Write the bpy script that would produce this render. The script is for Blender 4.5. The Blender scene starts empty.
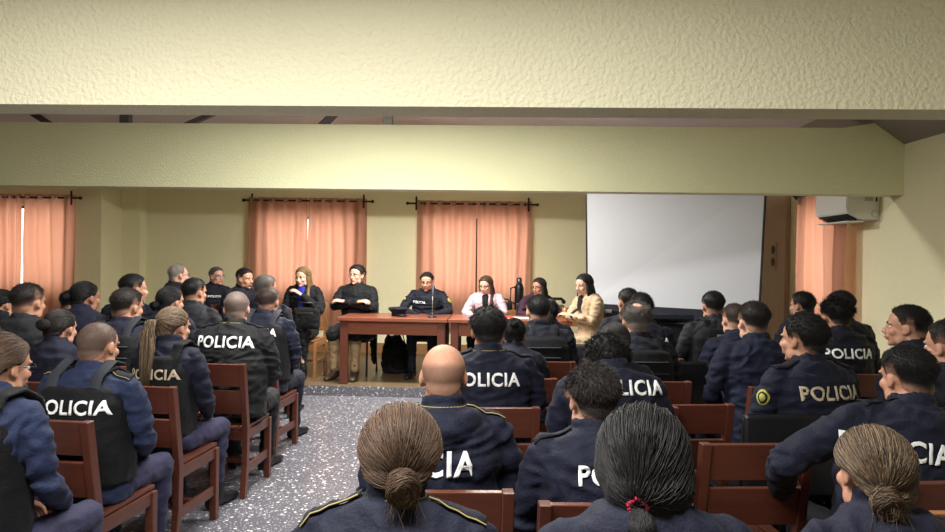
import bpy, bmesh, math, random, time
import numpy as np
from mathutils import Vector, Matrix, noise
from mathutils.bvhtree import BVHTree
T0 = time.time()
V = Vector
C = bpy.context.scene.collection
S = bpy.context.scene
# ------------------------------------------------------------------ camera
H = 1.52; FPX = 687.0
yaw = math.atan(28/FPX); pitch = -math.atan(6/FPX); roll = 0.0150
fwd = V((-math.sin(yaw)*math.cos(pitch), math.cos(yaw)*math.cos(pitch), math.sin(pitch)))
r0 = V((math.cos(yaw), math.sin(yaw), 0)); u0 = r0.cross(fwd)
RT = r0*math.cos(roll)+u0*math.sin(roll); UP = u0*math.cos(roll)-r0*math.sin(roll)
cam = bpy.data.objects.new('camera', bpy.data.cameras.new('camera')); C.objects.link(cam)
m = Matrix((RT, UP, -fwd)).transposed().to_4x4(); m.translation = (0, 0, H); cam.matrix_world = m
cam.data.sensor_fit = 'HORIZONTAL'; cam.data.sensor_width = 36; cam.data.lens = 36*FPX/945
cam.data.clip_start = .05; S.camera = cam
S.view_settings.view_transform = 'Standard'; S.view_settings.look = 'None'
S.view_settings.gamma = 1; S.view_settings.use_curve_mapping = False
S.view_settings.exposure = 0.0
def P(px, py, Y):
    d = fwd*FPX + RT*(px-472.5) + UP*(266-py)
    return V((0, 0, H)) + d*(Y/d.y)
# ------------------------------------------------------------------ world + lamps
w = bpy.data.worlds.new('daylight'); S.world = w; w.use_nodes = True
w.node_tree.nodes['Background'].inputs[0].default_value = (.95, .88, .85, 1)
w.node_tree.nodes['Background'].inputs[1].default_value = 4.6
def area(name, loc, sx, sy, e, col, rot=(0, 0, 0)):
    l = bpy.data.lights.new(name, 'AREA'); l.shape = 'RECTANGLE'; l.size = sx; l.size_y = sy
    l.energy = e; l.color = col
    o = bpy.data.objects.new(name, l); C.objects.link(o); o.location = loc; o.rotation_euler = rot
    return o
TUBE = (1.0, .97, .89)
area('ceiling_lamp_rear', (-.9, 1.1, 2.74), 2.6, .5, 165, TUBE)
area('ceiling_lamp_middle', (-.9, 4.3, 2.8), 2.2, .4, 160, TUBE)
area('ceiling_lamp_front', (-1.0, 7.05, 2.82), 1.4, .3, 215, TUBE)

# ------------------------------------------------------------------ materials
def lin(c): return tuple((x/12.92 if x <= .04045 else ((x+.055)/1.055)**2.4) for x in [v/255 for v in c])
MATS = {}
def mat(name, rgb, rough=.6, var=.12, scale=20, bump=0, bscale=None, spec=.4, metal=0, sheen=0, attr=False, sss=0, stretch=None, coat=0):
    if name in MATS: return MATS[name]
    m = bpy.data.materials.new(name); m.use_nodes = True; nt = m.node_tree; N = nt.nodes; L = nt.links
    b = N['Principled BSDF']; c = lin(rgb)
    tc = N.new('ShaderNodeTexCoord'); mp = N.new('ShaderNodeMapping'); L.new(tc.outputs['Object'], mp.inputs[0])
    if stretch: mp.inputs['Scale'].default_value = stretch
    n = N.new('ShaderNodeTexNoise'); n.inputs['Scale'].default_value = scale; n.inputs['Detail'].default_value = 4
    L.new(mp.outputs[0], n.inputs[0])
    rmp = N.new('ShaderNodeMix'); rmp.data_type = 'RGBA'
    rmp.inputs[6].default_value = tuple(x*(1-var) for x in c)+(1,); rmp.inputs[7].default_value = tuple(min(1, x*(1+var)) for x in c)+(1,)
    L.new(n.outputs[0], rmp.inputs[0]); out = rmp.outputs[2]
    if attr:
        a = N.new('ShaderNodeAttribute'); a.attribute_name = 'tone'
        mx = N.new('ShaderNodeMix'); mx.data_type = 'RGBA'; mx.blend_type = 'MULTIPLY'; mx.inputs[0].default_value = 1
        L.new(out, mx.inputs[6]); L.new(a.outputs['Color'], mx.inputs[7]); out = mx.outputs[2]
    L.new(out, b.inputs['Base Color'])
    b.inputs['Roughness'].default_value = rough; b.inputs['Specular IOR Level'].default_value = spec
    b.inputs['Metallic'].default_value = metal
    if sheen: b.inputs['Sheen Weight'].default_value = sheen; b.inputs['Sheen Roughness'].default_value = .5
    if coat: b.inputs['Coat Weight'].default_value = coat; b.inputs['Coat Roughness'].default_value = .25
    if sss:
        b.inputs['Subsurface Weight'].default_value = sss; b.inputs['Subsurface Radius'].default_value = (.02, .008, .004); b.inputs['Subsurface Scale'].default_value = .5
    if bump:
        n2 = N.new('ShaderNodeTexNoise'); n2.inputs['Scale'].default_value = bscale or scale*3; n2.inputs['Detail'].default_value = 5
        L.new(mp.outputs[0], n2.inputs[0])
        bp = N.new('ShaderNodeBump'); bp.inputs['Strength'].default_value = bump; bp.inputs['Distance'].default_value = .01
        L.new(n2.outputs[0], bp.inputs['Height']); L.new(bp.outputs[0], b.inputs['Normal'])
    MATS[name] = m; return m
def plaster(name, rgb, bump=.5, scale=45, dist=.02):
    m = mat(name, rgb, rough=.75, var=.05, scale=1.3, spec=.25); nt = m.node_tree; N = nt.nodes; L = nt.links
    b = N['Principled BSDF']; tc = [x for x in N if x.type == 'TEX_COORD'][0]
    n = N.new('ShaderNodeTexNoise'); n.inputs['Scale'].default_value = scale; n.inputs['Detail'].default_value = 3; n.inputs['Distortion'].default_value = .25
    L.new(tc.outputs['Object'], n.inputs[0])
    rp = N.new('ShaderNodeMapRange'); rp.inputs[1].default_value = .3; rp.inputs[2].default_value = .72; L.new(n.outputs[0], rp.inputs[0])
    bp = N.new('ShaderNodeBump'); bp.inputs['Strength'].default_value = bump; bp.inputs['Distance'].default_value = dist
    L.new(rp.outputs[0], bp.inputs['Height']); L.new(bp.outputs[0], b.inputs['Normal']); return m
M_wall = plaster('pale_yellow_plaster', (236, 231, 196), .25, 60)
M_beam = plaster('rough_cream_plaster', (240, 236, 208), .5, 52, .012)
M_beam2 = plaster('cream_plaster', (235, 235, 197), .4, 60, .010)
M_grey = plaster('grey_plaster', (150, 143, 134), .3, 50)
M_ceil = mat('lavender_boards', (204, 196, 202), rough=.8, var=.08, scale=6, stretch=(1, 8, 1), bump=.3)
M_raft = mat('dark_rafter', (92, 88, 96), rough=.8)
M_wood = mat('red_brown_wood', (86, 46, 35), rough=.38, var=.28, scale=9, stretch=(1, 1, 5), bump=.08, coat=.25)
M_wood2 = mat('red_brown_plank', (88, 47, 36), rough=.38, var=.3, scale=9, stretch=(.6, 5, 5), bump=.08, coat=.25)
M_orange = mat('warm_light_wood', (150, 102, 64), rough=.35, var=.25, scale=9, stretch=(.6, 5, 5), bump=.08, coat=.3)
M_desk = mat('desk_wood', (122, 68, 50), rough=.35, var=.3, scale=7, stretch=(.7, 5, 5), bump=.05, coat=.3)
M_dais = mat('brown_boards', (98, 82, 62), rough=.35, var=.25, scale=5, stretch=(.5, 3, 1), bump=.08)
M_base = mat('brown_baseboard', (150, 110, 72), rough=.5)
M_door = mat('brown_door', (178, 154, 130), rough=.5, var=.12, scale=5, stretch=(4, 4, .6))
M_black = mat('black_plastic', (22, 23, 28), rough=.4)
M_screenb = mat('navy_black_border', (30, 34, 48), rough=.6)
M_screen = mat('white_screen_cloth', (200, 203, 214), rough=.9, var=.01)
M_white = mat('white_plastic', (226, 226, 222), rough=.35, var=.02)
M_metal = mat('dark_iron', (48, 40, 36), rough=.4, metal=.5)
M_chrome = mat('chrome', (190, 190, 188), rough=.2, metal=1)
M_letter = mat('white_reflective_print', (236, 238, 242), rough=.5, var=.06, scale=40)
M_tan = mat('tan_print', (186, 172, 150), rough=.5, var=.1, scale=40)
M_patch = mat('yellow_thread', (170, 168, 84), rough=.7, var=.2, scale=80)
M_gold = mat('gold_piping', (150, 138, 88), rough=.6)
M_lens = mat('lens_glint', (200, 200, 205), rough=.1, spec=.8)
def terrazzo():
    m = mat('grey_terrazzo', (92, 91, 100), rough=.28, var=.12, scale=3, spec=.5); N = m.node_tree.nodes; L = m.node_tree.links
    b = N['Principled BSDF']; tc = [x for x in N if x.type == 'TEX_COORD'][0]; prev = b.inputs['Base Color'].links[0].from_socket
    for sc, th, col in ((24, .36, (205, 203, 203)), (55, .40, (170, 170, 176)), (38, .27, (70, 68, 78))):
        v = N.new('ShaderNodeTexVoronoi'); v.inputs['Scale'].default_value = sc; L.new(tc.outputs['Object'], v.inputs[0])
        n = N.new('ShaderNodeTexNoise'); n.inputs['Scale'].default_value = sc*1.7; L.new(tc.outputs['Object'], n.inputs[0])
        ad = N.new('ShaderNodeMath'); ad.operation = 'MULTIPLY_ADD'; L.new(n.outputs[0], ad.inputs[0]); ad.inputs[1].default_value = .5; L.new(v.outputs['Distance'], ad.inputs[2])
        lt = N.new('ShaderNodeMapRange'); lt.inputs[1].default_value = th+.12; lt.inputs[2].default_value = th+.07
        L.new(ad.outputs[0], lt.inputs[0])
        mx = N.new('ShaderNodeMix'); mx.data_type = 'RGBA'; L.new(lt.outputs[0], mx.inputs[0]); L.new(prev, mx.inputs[6]); mx.inputs[7].default_value = lin(col)+(1,); prev = mx.outputs[2]
    L.new(prev, b.inputs['Base Color']); return m
M_terr = terrazzo()
def curtain_mat():
    m = mat('salmon_curtain_cloth', (160, 130, 116), rough=.9, var=.08, scale=14, stretch=(4, 4, .4)); N = m.node_tree.nodes; L = m.node_tree.links
    b = N['Principled BSDF']; o = N['Material Output']; t = N.new('ShaderNodeBsdfTranslucent'); t.inputs[0].default_value = lin((228, 166, 136))+(1,)
    mx = N.new('ShaderNodeMixShader'); mx.inputs[0].default_value = .52; L.new(b.outputs[0], mx.inputs[1]); L.new(t.outputs[0], mx.inputs[2]); L.new(mx.outputs[0], o.inputs[0]); return m
M_curt = curtain_mat()
def cloth(name, rgb, **k): return mat(name, rgb, rough=k.pop('rough', .72), var=k.pop('var', .15), scale=k.pop('scale', 8), bump=.35, bscale=120, spec=.2, sheen=.03, **k)
NAVY = cloth('navy_jacket_cloth', (22, 25, 43)); NAVY2 = cloth('dark_navy_cloth', (19, 21, 34)); BLACKC = cloth('black_jacket_cloth', (20, 21, 25))
BLUE = cloth('blue_shirt_cloth', (31, 40, 68)); GREYJ = cloth('charcoal_cloth', (34, 35, 41)); LILAC = cloth('grey_lilac_cloth', (50, 50, 76))
BEIGE = cloth('beige_coat_cloth', (184, 160, 134)); PINK = cloth('pale_pink_cloth', (186, 162, 173)); ROYAL = cloth('royal_blue_cloth', (34, 40, 150))
KHAKI = cloth('khaki_cloth', (158, 134, 104)); MAROON = cloth('dark_plum_cloth', (58, 34, 52)); VEST = cloth('black_vest_cloth', (14, 15, 20))
SWEAT = cloth('navy_wool', (23, 28, 48)); BOOT = mat('black_boot_leather', (20, 20, 24), rough=.4); VSTRAP = cloth('grey_strap_cloth', (44, 47, 56))
BROWNB = mat('brown_boot_leather', (62, 48, 40), rough=.5)
SKT = [(208, 162, 142), (186, 138, 116), (152, 108, 88), (216, 164, 148)]
def skin(i):
    return mat('skin_tone_%d' % i, SKT[i], rough=.48, var=.1, scale=18, sss=.12, bump=.06, bscale=90)
HC_ = dict(black=(22, 21, 24), dark=(38, 33, 33), brown=(70, 53, 42), grey=(92, 86, 84), blond=(118, 94, 66), shaved=(78, 68, 64), white=(150, 142, 138), ash=(70, 57, 45))
def hairm(n):
    return mat(n+'_hair', HC_[n], rough=.58, var=.2, scale=60, attr=True, spec=.3)
EYEW = mat('eye_white', (215, 210, 205), rough=.3); IRIS = mat('dark_iris', (30, 20, 16), rough=.2); LIP = mat('lip_skin', (160, 86, 80), rough=.5)

# ------------------------------------------------------------------ mesh helpers
def mk(name, bm, material, parent=None, smooth=True, loc=None):
    me = bpy.data.meshes.new(name); bm.to_mesh(me); bm.free(); return mko(name, me, material, parent, smooth, loc)
def mko(name, me, material, parent=None, smooth=True, loc=None):
    for x in (material if isinstance(material, (list, tuple)) else [material]): me.materials.append(x)
    if smooth and len(me.polygons): me.polygons.foreach_set('use_smooth', [True]*len(me.polygons))
    o = bpy.data.objects.new(name, me); C.objects.link(o); o.parent = parent
    if loc is not None: o.location = loc
    return o
def tag(o, label, cat, group=None, kind=None):
    if label: o['label'] = label
    if cat: o['category'] = cat
    if group: o['group'] = group
    if kind: o['kind'] = kind
    return o
def empty(name, loc=(0, 0, 0), rz=0):
    o = bpy.data.objects.new(name, None); C.objects.link(o); o.location = loc; o.rotation_euler = (0, 0, rz); o.empty_display_size = .1; return o
def struct(o): o['kind'] = 'structure'; return o
def addbox(bm, c, s, M=None, bev=0):
    g = bmesh.ops.create_cube(bm, size=1); vs = g['verts']
    for v in vs: v.co = V((v.co.x*s[0], v.co.y*s[1], v.co.z*s[2]))
    if bev: 
        es = list({e for v in vs for e in v.link_edges})
        r = bmesh.ops.bevel(bm, geom=es, offset=bev, segments=2, affect='EDGES', profile=.6); vs = list({v for f in r['faces'] for v in f.verts}|{v for v in vs if v.is_valid})
    for v in vs: v.co = v.co + V(c)
    if M is not None:
        for v in vs: v.co = M @ v.co
    return vs
def box(name, c, s, material, parent=None, bev=.004, M=None):
    bm = bmesh.new(); addbox(bm, c, s, M, bev); return mk(name, bm, material, parent, False)
def frame_from(d, up=V((0, 0, 1))):
    d = d.normalized(); x = d.cross(up)
    if x.length < 1e-4: x = V((1, 0, 0))
    x.normalize(); y = x.cross(d); return x, y
def rings(bm, rs, n=14, cap=True, p=1.0):
    """rs: list of (centre, xaxis*rx, yaxis*ry)"""
    prev = None; first = None
    for c, ax, ay in rs:
        cur = []
        for k in range(n):
            a = 2*math.pi*k/n; ca, sa = math.cos(a), math.sin(a)
            if p != 1: ca = math.copysign(abs(ca)**p, ca); sa = math.copysign(abs(sa)**p, sa)
            cur.append(bm.verts.new(c+ax*ca+ay*sa))
        if prev:
            for k in range(n): bm.faces.new((prev[k], prev[(k+1) % n], cur[(k+1) % n], cur[k]))
        else: first = cur
        prev = cur
    if cap: bm.faces.new(first[::-1]); bm.faces.new(prev)
def tube(bm, pts, rad, n=12, flat=1.0, up=V((0, 0, 1)), round_=True):
    pts = [V(p) for p in pts]; rad = rad if isinstance(rad, (list, tuple)) else [rad]*len(pts)
    rs = []; k = len(pts)
    for i, p in enumerate(pts):
        d = (pts[min(i+1, k-1)]-pts[max(i-1, 0)])
        x, y = frame_from(d, up); d.normalize()
        if round_ and i == 0:
            for t in (.35, .75): rs.append((p-d*rad[0]*math.sqrt(1-t*t), x*rad[0]*t, y*rad[0]*t*flat))
        rs.append((p, x*rad[i], y*rad[i]*flat))
        if round_ and i == k-1:
            for t in (.75, .35): rs.append((p+d*rad[i]*math.sqrt(1-t*t), x*rad[i]*t, y*rad[i]*t*flat))
    rings(bm, rs, n)
def ell(bm, c, r, R=None, seg=16):
    g = bmesh.ops.create_uvsphere(bm, u_segments=seg, v_segments=max(6, seg*2//3), radius=1)
    for v in g['verts']:
        q = V((v.co.x*r[0], v.co.y*r[1], v.co.z*r[2]))
        if R: q = R @ q
        v.co = q+V(c)
    return g['verts']
def xf(bm, vs0, F):
    for v in list(bm.verts)[vs0:]: v.co = F(v.co)
def remesh(bm, vox, smooth=2, fac=.5, lap=None):
    me = bpy.data.meshes.new('t'); bmesh.ops.recalc_face_normals(bm, faces=bm.faces); bm.to_mesh(me); bm.free()
    o = bpy.data.objects.new('t', me); C.objects.link(o)
    md = o.modifiers.new('r', 'REMESH'); md.mode = 'VOXEL'; md.voxel_size = vox; md.use_smooth_shade = True
    if smooth: s = o.modifiers.new('s', 'SMOOTH'); s.factor = fac; s.iterations = smooth
    dg = bpy.context.evaluated_depsgraph_get(); dg.update()
    out = bpy.data.meshes.new_from_object(o.evaluated_get(dg)); bpy.data.objects.remove(o); bpy.data.meshes.remove(me); out.materials.clear(); return out
def wrinkle(me, amp, seed, sc=9.0):
    n = len(me.vertices); co = np.empty(n*3, 'f'); me.vertices.foreach_get('co', co); co = co.reshape(-1, 3)
    no = np.empty(n*3, 'f'); me.vertex_normals.foreach_get('vector', no); no = no.reshape(-1, 3)
    off = V((seed*3.7, seed*1.3, seed)); d = np.empty(n)
    for i in range(n):
        p = V(co[i]); q = V((p.x*sc, p.y*sc, p.z*sc*1.7))+off
        wv = noise.noise(q*.5)
        r = 1-abs(noise.noise(q+V((wv*2, wv, 0))))*2.4
        d[i] = max(max(r, -.4)*.7+noise.noise(q*2.3)*.5-.1, -.35)
    co += no*(d*amp)[:, None]; me.vertices.foreach_set('co', co.ravel()); me.update()

# ------------------------------------------------------------------ head model (local: face +Y, up +Z, origin mid-cranium)
SK = [((0, -.012, .026), (.0765, .097, .089)), ((0, .022, -.035), (.062, .068, .078)), ((0, .03, .03), (.066, .06, .068)), ((0, -.045, -.03), (.062, .055, .06))]
def skull_r(d, o=V((0, -.008, .01))):
    best = .05
    for c, r in SK:
        a = b = cc = 0.0
        for i in range(3):
            q = (o[i]-c[i])/r[i]; e = d[i]/r[i]; a += e*e; b += 2*q*e; cc += q*q
        D = b*b-4*a*(cc-1)
        if D > 0: best = max(best, (-b+math.sqrt(D))/(2*a))
    return best
HO = V((0, -.008, .01))
def head_prims(bm, female=False, face=True):
    for c, r in SK: ell(bm, c, r, seg=20)
    ell(bm, (0, .05, -.082), (.036, .032, .028)); ell(bm, (0, .074, -.098), (.018, .014, .014))
    for s in (-1, 1):
        ell(bm, (s*.038, .058, -.028), (.024, .026, .024)); ell(bm, (s*.052, .02, -.07), (.014, .03, .03))
        e = Matrix.Rotation(s*.35, 3, 'Z') @ Matrix.Rotation(-.15, 3, 'X')
        ell(bm, (s*.078, -.004, -.004), (.0085, .019, .031), e, 12); ell(bm, (s*.076, .003, -.028), (.008, .011, .012), e, 10)
        ell(bm, (s*.03, .081, .017), (.024, .01, .008)); ell(bm, (s*.013, .1, -.036), (.009, .01, .008), None, 10)
    tube(bm, [(0, .088, .012), (0, .098, -.012), (0, .108, -.031)], [.008, .0095, .0125], 10)
    ell(bm, (0, .088, -.056), (.026, .012, .012)); ell(bm, (0, .089, -.07), (.022, .011, .008))
def hairline(az, style):
    """dir-z limit above which hair grows; az: 0 = front, pi = back"""
    a = abs(az)
    pts = dict(m=[(0, .62), (.55, .58), (.95, .45), (1.15, .0), (1.42, -.08), (1.55, .15), (1.85, .05), (2.1, -.55), (math.pi, -.84)],
               fl=[(0, .62), (.6, .52), (.95, .15), (1.2, -.5), (1.6, -.7), (2.2, -.8), (math.pi, -.85)],
               bald=[(0, 2), (math.pi, 2)],
               rec=[(0, .86), (.5, .8), (.9, .55), (1.2, 0), (1.45, -.05), (1.6, .12), (1.85, .05), (2.1, -.5), (math.pi, -.8)],
               f=[(0, .62), (.6, .52), (1.0, .25), (1.3, -.05), (1.55, .02), (1.95, -.1), (2.2, -.5), (math.pi, -.72)])[style]
    for (a0, z0), (a1, z1) in zip(pts, pts[1:]):
        if a <= a1: return z0+(z1-z0)*(a-a0)/(a1-a0)
    return pts[-1][1]
def ss(x): x = max(0, min(1, x)); return x*x*(3-2*x)
def cap_r(d, st):
    az = math.atan2(d.x, d.y); z0 = hairline(az, st['line'])
    t = st['t']
    f = ss((d.z-z0)/.10)
    if st.get('fade'): t = t*(.12+.88*ss((d.z-.05)/.45))
    if st.get('side'): t = t*(.5+.5*ss((d.z+.2)/.6))
    if st.get('crown'):
        q = (d-V((0, -.45, .89))).length; t = t-.016*ss((.62-q)/.35)
    if st.get('drape'): t += st['drape']*ss((.15-d.z)/.7)*ss((.75-d.y)/.6)
    if st.get('curl'): t += st['curl']*(noise.noise(d*9+V((st['seed'], 0, 0)))*.6+abs(noise.noise(d*18))*.7)
    return skull_r(d)-.007+f*(t+.007)
def hair_cap(bm, st, nu=40, nv=28):
    rows = []
    for j in range(nv+1):
        ph = math.pi*j/nv; row = []
        for i in range(nu):
            th = 2*math.pi*i/nu; d = V((math.sin(ph)*math.sin(th), math.sin(ph)*math.cos(th), math.cos(ph)))
            row.append(bm.verts.new(HO+d*cap_r(d, st)))
        rows.append(row)
    for j in range(nv):
        for i in range(nu): bm.faces.new((rows[j][i], rows[j+1][i], rows[j+1][(i+1) % nu], rows[j][(i+1) % nu]))
class Strands:
    def __init__(s): s.v = []; s.f = []; s.c = []
    def add(s, pts, r, tone, taper=True):
        n = len(pts); b = len(s.v)
        for i, p in enumerate(pts):
            d = pts[min(i+1, n-1)]-pts[max(i-1, 0)]
            x, y = frame_from(d, V((.3, .2, 1))); rr = r*(1-.8*(i/(n-1))**2) if taper else r
            for k in range(3):
                a = 2.0944*k; s.v.append(p+x*rr*math.cos(a)+y*rr*math.sin(a)); s.c.append(tone)
            if i:
                q = b+3*i
                for k in range(3): s.f.append((q-3+k, q-3+(k+1) % 3, q+(k+1) % 3, q+k))
def slerp(a, b, t):
    an = a.angle(b, 0)
    if an < 1e-3: return a.copy()
    if an > 3.10: b = (b+V((0, 0, .1))).normalized(); an = a.angle(b)
    return (a*math.sin((1-t)*an)+b*math.sin(t*an))/math.sin(an)
def tones(rnd, st):
    k = st.get('streak', .25); t = 1+rnd.uniform(-k, k)*1.2
    if rnd.random() < st.get('hi', 0): t *= st.get('hif', 1.8)
    return t
def build_hair(st, X, n, rnd):
    """X: 4x4 head->root transform. returns mesh w/ tone attribute"""
    bm = bmesh.new(); q = 1.0 if n > 900 else .7
    hair_cap(bm, st, int(48*q), int(34*q))
    tie = V(st['tie']).normalized() if st.get('tie') else None
    kind = st['kind']
    if kind == 'long' and not st.get('nocurtain'):
        b2 = bmesh.new()
        zf = st.get('len', .26)
        for k in range(17):
            a = math.radians(72+ (360-144)*k/16); sx, cy = math.sin(a), math.cos(a)
            r = V((sx*.078, cy*.088-.01, 0)); back = .012 if cy < 0 else 0
            L = zf*(1 if abs(sx) > .3 else 1.05)*rnd.uniform(.93, 1.05)
            fw = st.get('fwd', .0)
            tube(b2, [(r.x*.9, r.y, .05), (r.x*1.06, r.y, -.02), (r.x*1.12, r.y-back*.5, -.02-L*.4), (r.x*1.32+rnd.uniform(-.006, .006), r.y-back+.02*abs(sx)+fw, -.02-L*.75), (r.x*1.4, r.y-back+.02*abs(sx)+fw, -.02-L)], [.014, .019, .021, .02, .011], 8)
        ell(b2, (0, -.02, .035), (.078, .085, .07))
        me = remesh(b2, .008, 2); bm.from_mesh(me); bpy.data.meshes.remove(me)
    if kind == 'bun':
        c = HO+tie*(skull_r(tie)+st['t']+st.get('bunr', .032)*.55); rb = st.get('bunr', .032)
        ell(bm, c, (rb*.7, rb*.6, rb*.7), None, 16)
    me = bpy.data.meshes.new('hair'); bm.to_mesh(me); bm.free()
    nv0 = len(me.vertices)
    sd = Strands()
    if kind in ('short', 'bald_ring'):
        for _ in range(n):
            for _t in range(20):
                d = V((rnd.gauss(0, 1), rnd.gauss(0, 1), rnd.gauss(0, 1))).normalized()
                if d.z > hairline(math.atan2(d.x, d.y), st['line'])+.03 and not (st.get('crown') and (d-V((0, -.45, .89))).length < .42 and rnd.random() < .92): break
            else: continue
            tl = V((0, -.6, -.75)) if d.y < .2 else V((st.get('part', .5), -.3, -.1))
            if st.get('brush'): tl = V((.2, .9, .1))
            tan = tl-d*tl.dot(d); tan = tan.normalized() if tan.length > .05 else V((1, 0, 0))
            tan = (tan+V((rnd.gauss(0, 1), rnd.gauss(0, 1), rnd.gauss(0, 1)))*st.get('mess', .25)).normalized()
            fz = (.25+.75*ss((d.z+.1)/.5)) if (st.get('fade') or st.get('side')) else 1
            L = st.get('L', .02)*rnd.uniform(.6, 1.2)*fz; r0_ = cap_r(d, st)-.001
            p = HO+d*r0_; cu = st.get('cu', .25)
            sd.add([p, p+tan*L*.5+d*L*cu, p+tan*L+d*L*cu*.9], st.get('w', .0011), tones(rnd, st))
    if kind in ('tail', 'bun', 'long'):
        for _ in range(n):
            a = rnd.uniform(-math.pi, math.pi)
            z0 = hairline(a, st['line'])+.06; z = z0+(1-z0)*(rnd.random()**1.6)
            if z > .99: continue
            rr = math.sqrt(max(0, 1-z*z)); d = V((rr*math.sin(a), rr*math.cos(a), z))
            tn = tones(rnd, st); lift = rnd.uniform(0, st.get('puff', .004)); pts = []
            if kind == 'long':
                part = V((st.get('parting', .15), .35, .93)).normalized()
                sx = 1 if d.x > part.x*.6 else -1
                d0 = slerp(part, V((0, -.6, .8)).normalized(), rnd.random()); side = math.radians(rnd.uniform(72, 180))
                d1 = V((sx*math.sin(side), math.cos(side), -.1)).normalized()
                for i in range(9):
                    t = i/8; dd = slerp(d0, d1, t).normalized(); pts.append(HO+dd*(cap_r(dd, st)+.002+lift*math.sin(t*2.5)))
                L = st.get('len', .26)*rnd.uniform(.75, 1.08); p = pts[-1]; fw = st.get('fwd', 0)
                for i in range(1, 6):
                    t = i/5; pts.append(V((p.x*(1.12+.45*t-.1*t*t)+rnd.uniform(-.003, .003), p.y*1.1+(.02*abs(d1.x)+fw)*t, p.z-.02-L*t)))
                sd.add(pts, .0016, tn); continue
            te = (tie+V((rnd.gauss(0, .06), rnd.gauss(0, .03), rnd.gauss(0, .06)))).normalized()
            wv = rnd.uniform(-.02, .02)
            for i in range(11):
                t = i/10; dd = slerp(d, te, t); dd = (dd+V((wv*math.sin(t*9), 0, wv*math.cos(t*7)))*math.sin(t*3.14)).normalized()
                pts.append(HO+dd*(cap_r(dd, st)+.0005+lift*math.sin(t*3.0)-.004*(1-t)**6))
            sd.add(pts, .0013, tn, False)
        T = HO+tie*cap_r(tie, st) if tie else None
    if kind == 'tail':
        # curve of the tail, in head space
        cv = [T+tie*.0]+[T+V(p) for p in st['tail']]
        w_ = st.get('tw', [.010, .02, .028, .026, .02, .008])
        for _ in range(int(n*.8)):
            a = rnd.uniform(0, 6.28); q_ = math.sqrt(rnd.random()); pts = []; K = len(cv)-1; L = rnd.uniform(.72, 1.0); ph = rnd.uniform(0, 6)
            for i in range(13):
                s_ = i/12*K*L; j = min(int(s_), K-1); f = s_-j; p = cv[j].lerp(cv[j+1], f); jw = min(s_/K*(len(w_)-1), len(w_)-1.001)
                wd = w_[int(jw)]*(1-jw % 1)+w_[int(jw)+1]*(jw % 1)
                wav = st.get('wave', .004)*math.sin(i*.9+ph)
                pts.append(p+V((math.cos(a)*q_*wd+wav, math.sin(a)*q_*wd*.7, wav*.5)))
            sd.add(pts, .0015, tones(rnd, st))
    if kind == 'bun':
        x, y = frame_from(tie)
        for _ in range(int(n*1.0)):
            a0 = rnd.uniform(0, 6.28); R_ = rb*rnd.uniform(.06, 1.0); pts = []; tl = rnd.uniform(-.5, .5); off = rnd.uniform(-.2, .9)
            tl1, tl2 = rnd.uniform(-.55, .55), rnd.uniform(-.55, .55); q0 = (x*rnd.uniform(-1, 1)+y*rnd.uniform(-1, 1))*rb*.22
            for i in range(10):
                a = a0+i*.38; hgt = math.sqrt(max(0, 1-(R_/rb)**2*.9))*rb*.85*(1 if off > 0 else -.3)
                pts.append(c+q0+(x*math.cos(a)+y*math.sin(a))*R_*.95+tie*(hgt+R_*(tl1*math.cos(a)+tl2*math.sin(a))+.003*math.sin(a*2+tl)))
            sd.add(pts, .0019, tones(rnd, st))
        for _ in range(int(st.get('wisps', 0))):
            a = rnd.uniform(0, 6.28); p = c+(x*math.cos(a)+y*math.sin(a))*rb*.8; dr = V((rnd.uniform(-.5, .5), -.4, rnd.uniform(-1.2, -.2))); L = rnd.uniform(.03, .09)
            sd.add([p+dr*L*t*.25+V((rnd.uniform(-.003, .003), 0, 0)) for t in range(5)], .0013, tones(rnd, st))
    vs = [tuple(v.co) for v in me.vertices]+[tuple(v) for v in sd.v]
    fs = [tuple(p.vertices) for p in me.polygons]+[tuple(i+nv0 for i in f) for f in sd.f]
    bpy.data.meshes.remove(me)
    me = bpy.data.meshes.new('hair'); me.from_pydata(vs, [], fs)
    at = me.color_attributes.new('tone', 'FLOAT_COLOR', 'POINT')
    cols = np.ones((len(vs), 4), 'f'); base = .75
    cols[:nv0, :3] = base
    sr = st.get('scalp')
    if sr:
        ratio, amt, edge, top = sr
        def wsc(p):
            d = (p-HO).normalized(); z0 = hairline(math.atan2(d.x, d.y), st['line']); w_ = amt+(1-amt)*(1-ss((d.z-z0-.02)/edge))*.8*ss((abs(math.atan2(d.x, d.y))-1.0)/.5)
            if top: w_ = max(w_, ss((d.z-.12)/.45))
            return w_
        for i in range(len(vs)):
            w_ = wsc(V(vs[i])); f = (base if i < nv0 else sd.c[i-nv0]); 
            for k in range(3): cols[i, k] = f*(1-w_)+ratio[k]*w_
        sd.c = []
    if sd.c: cols[nv0:, :3] = np.array(sd.c)[:, None]
    at.data.foreach_set('color', cols.ravel()); me.transform(X); return me

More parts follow.
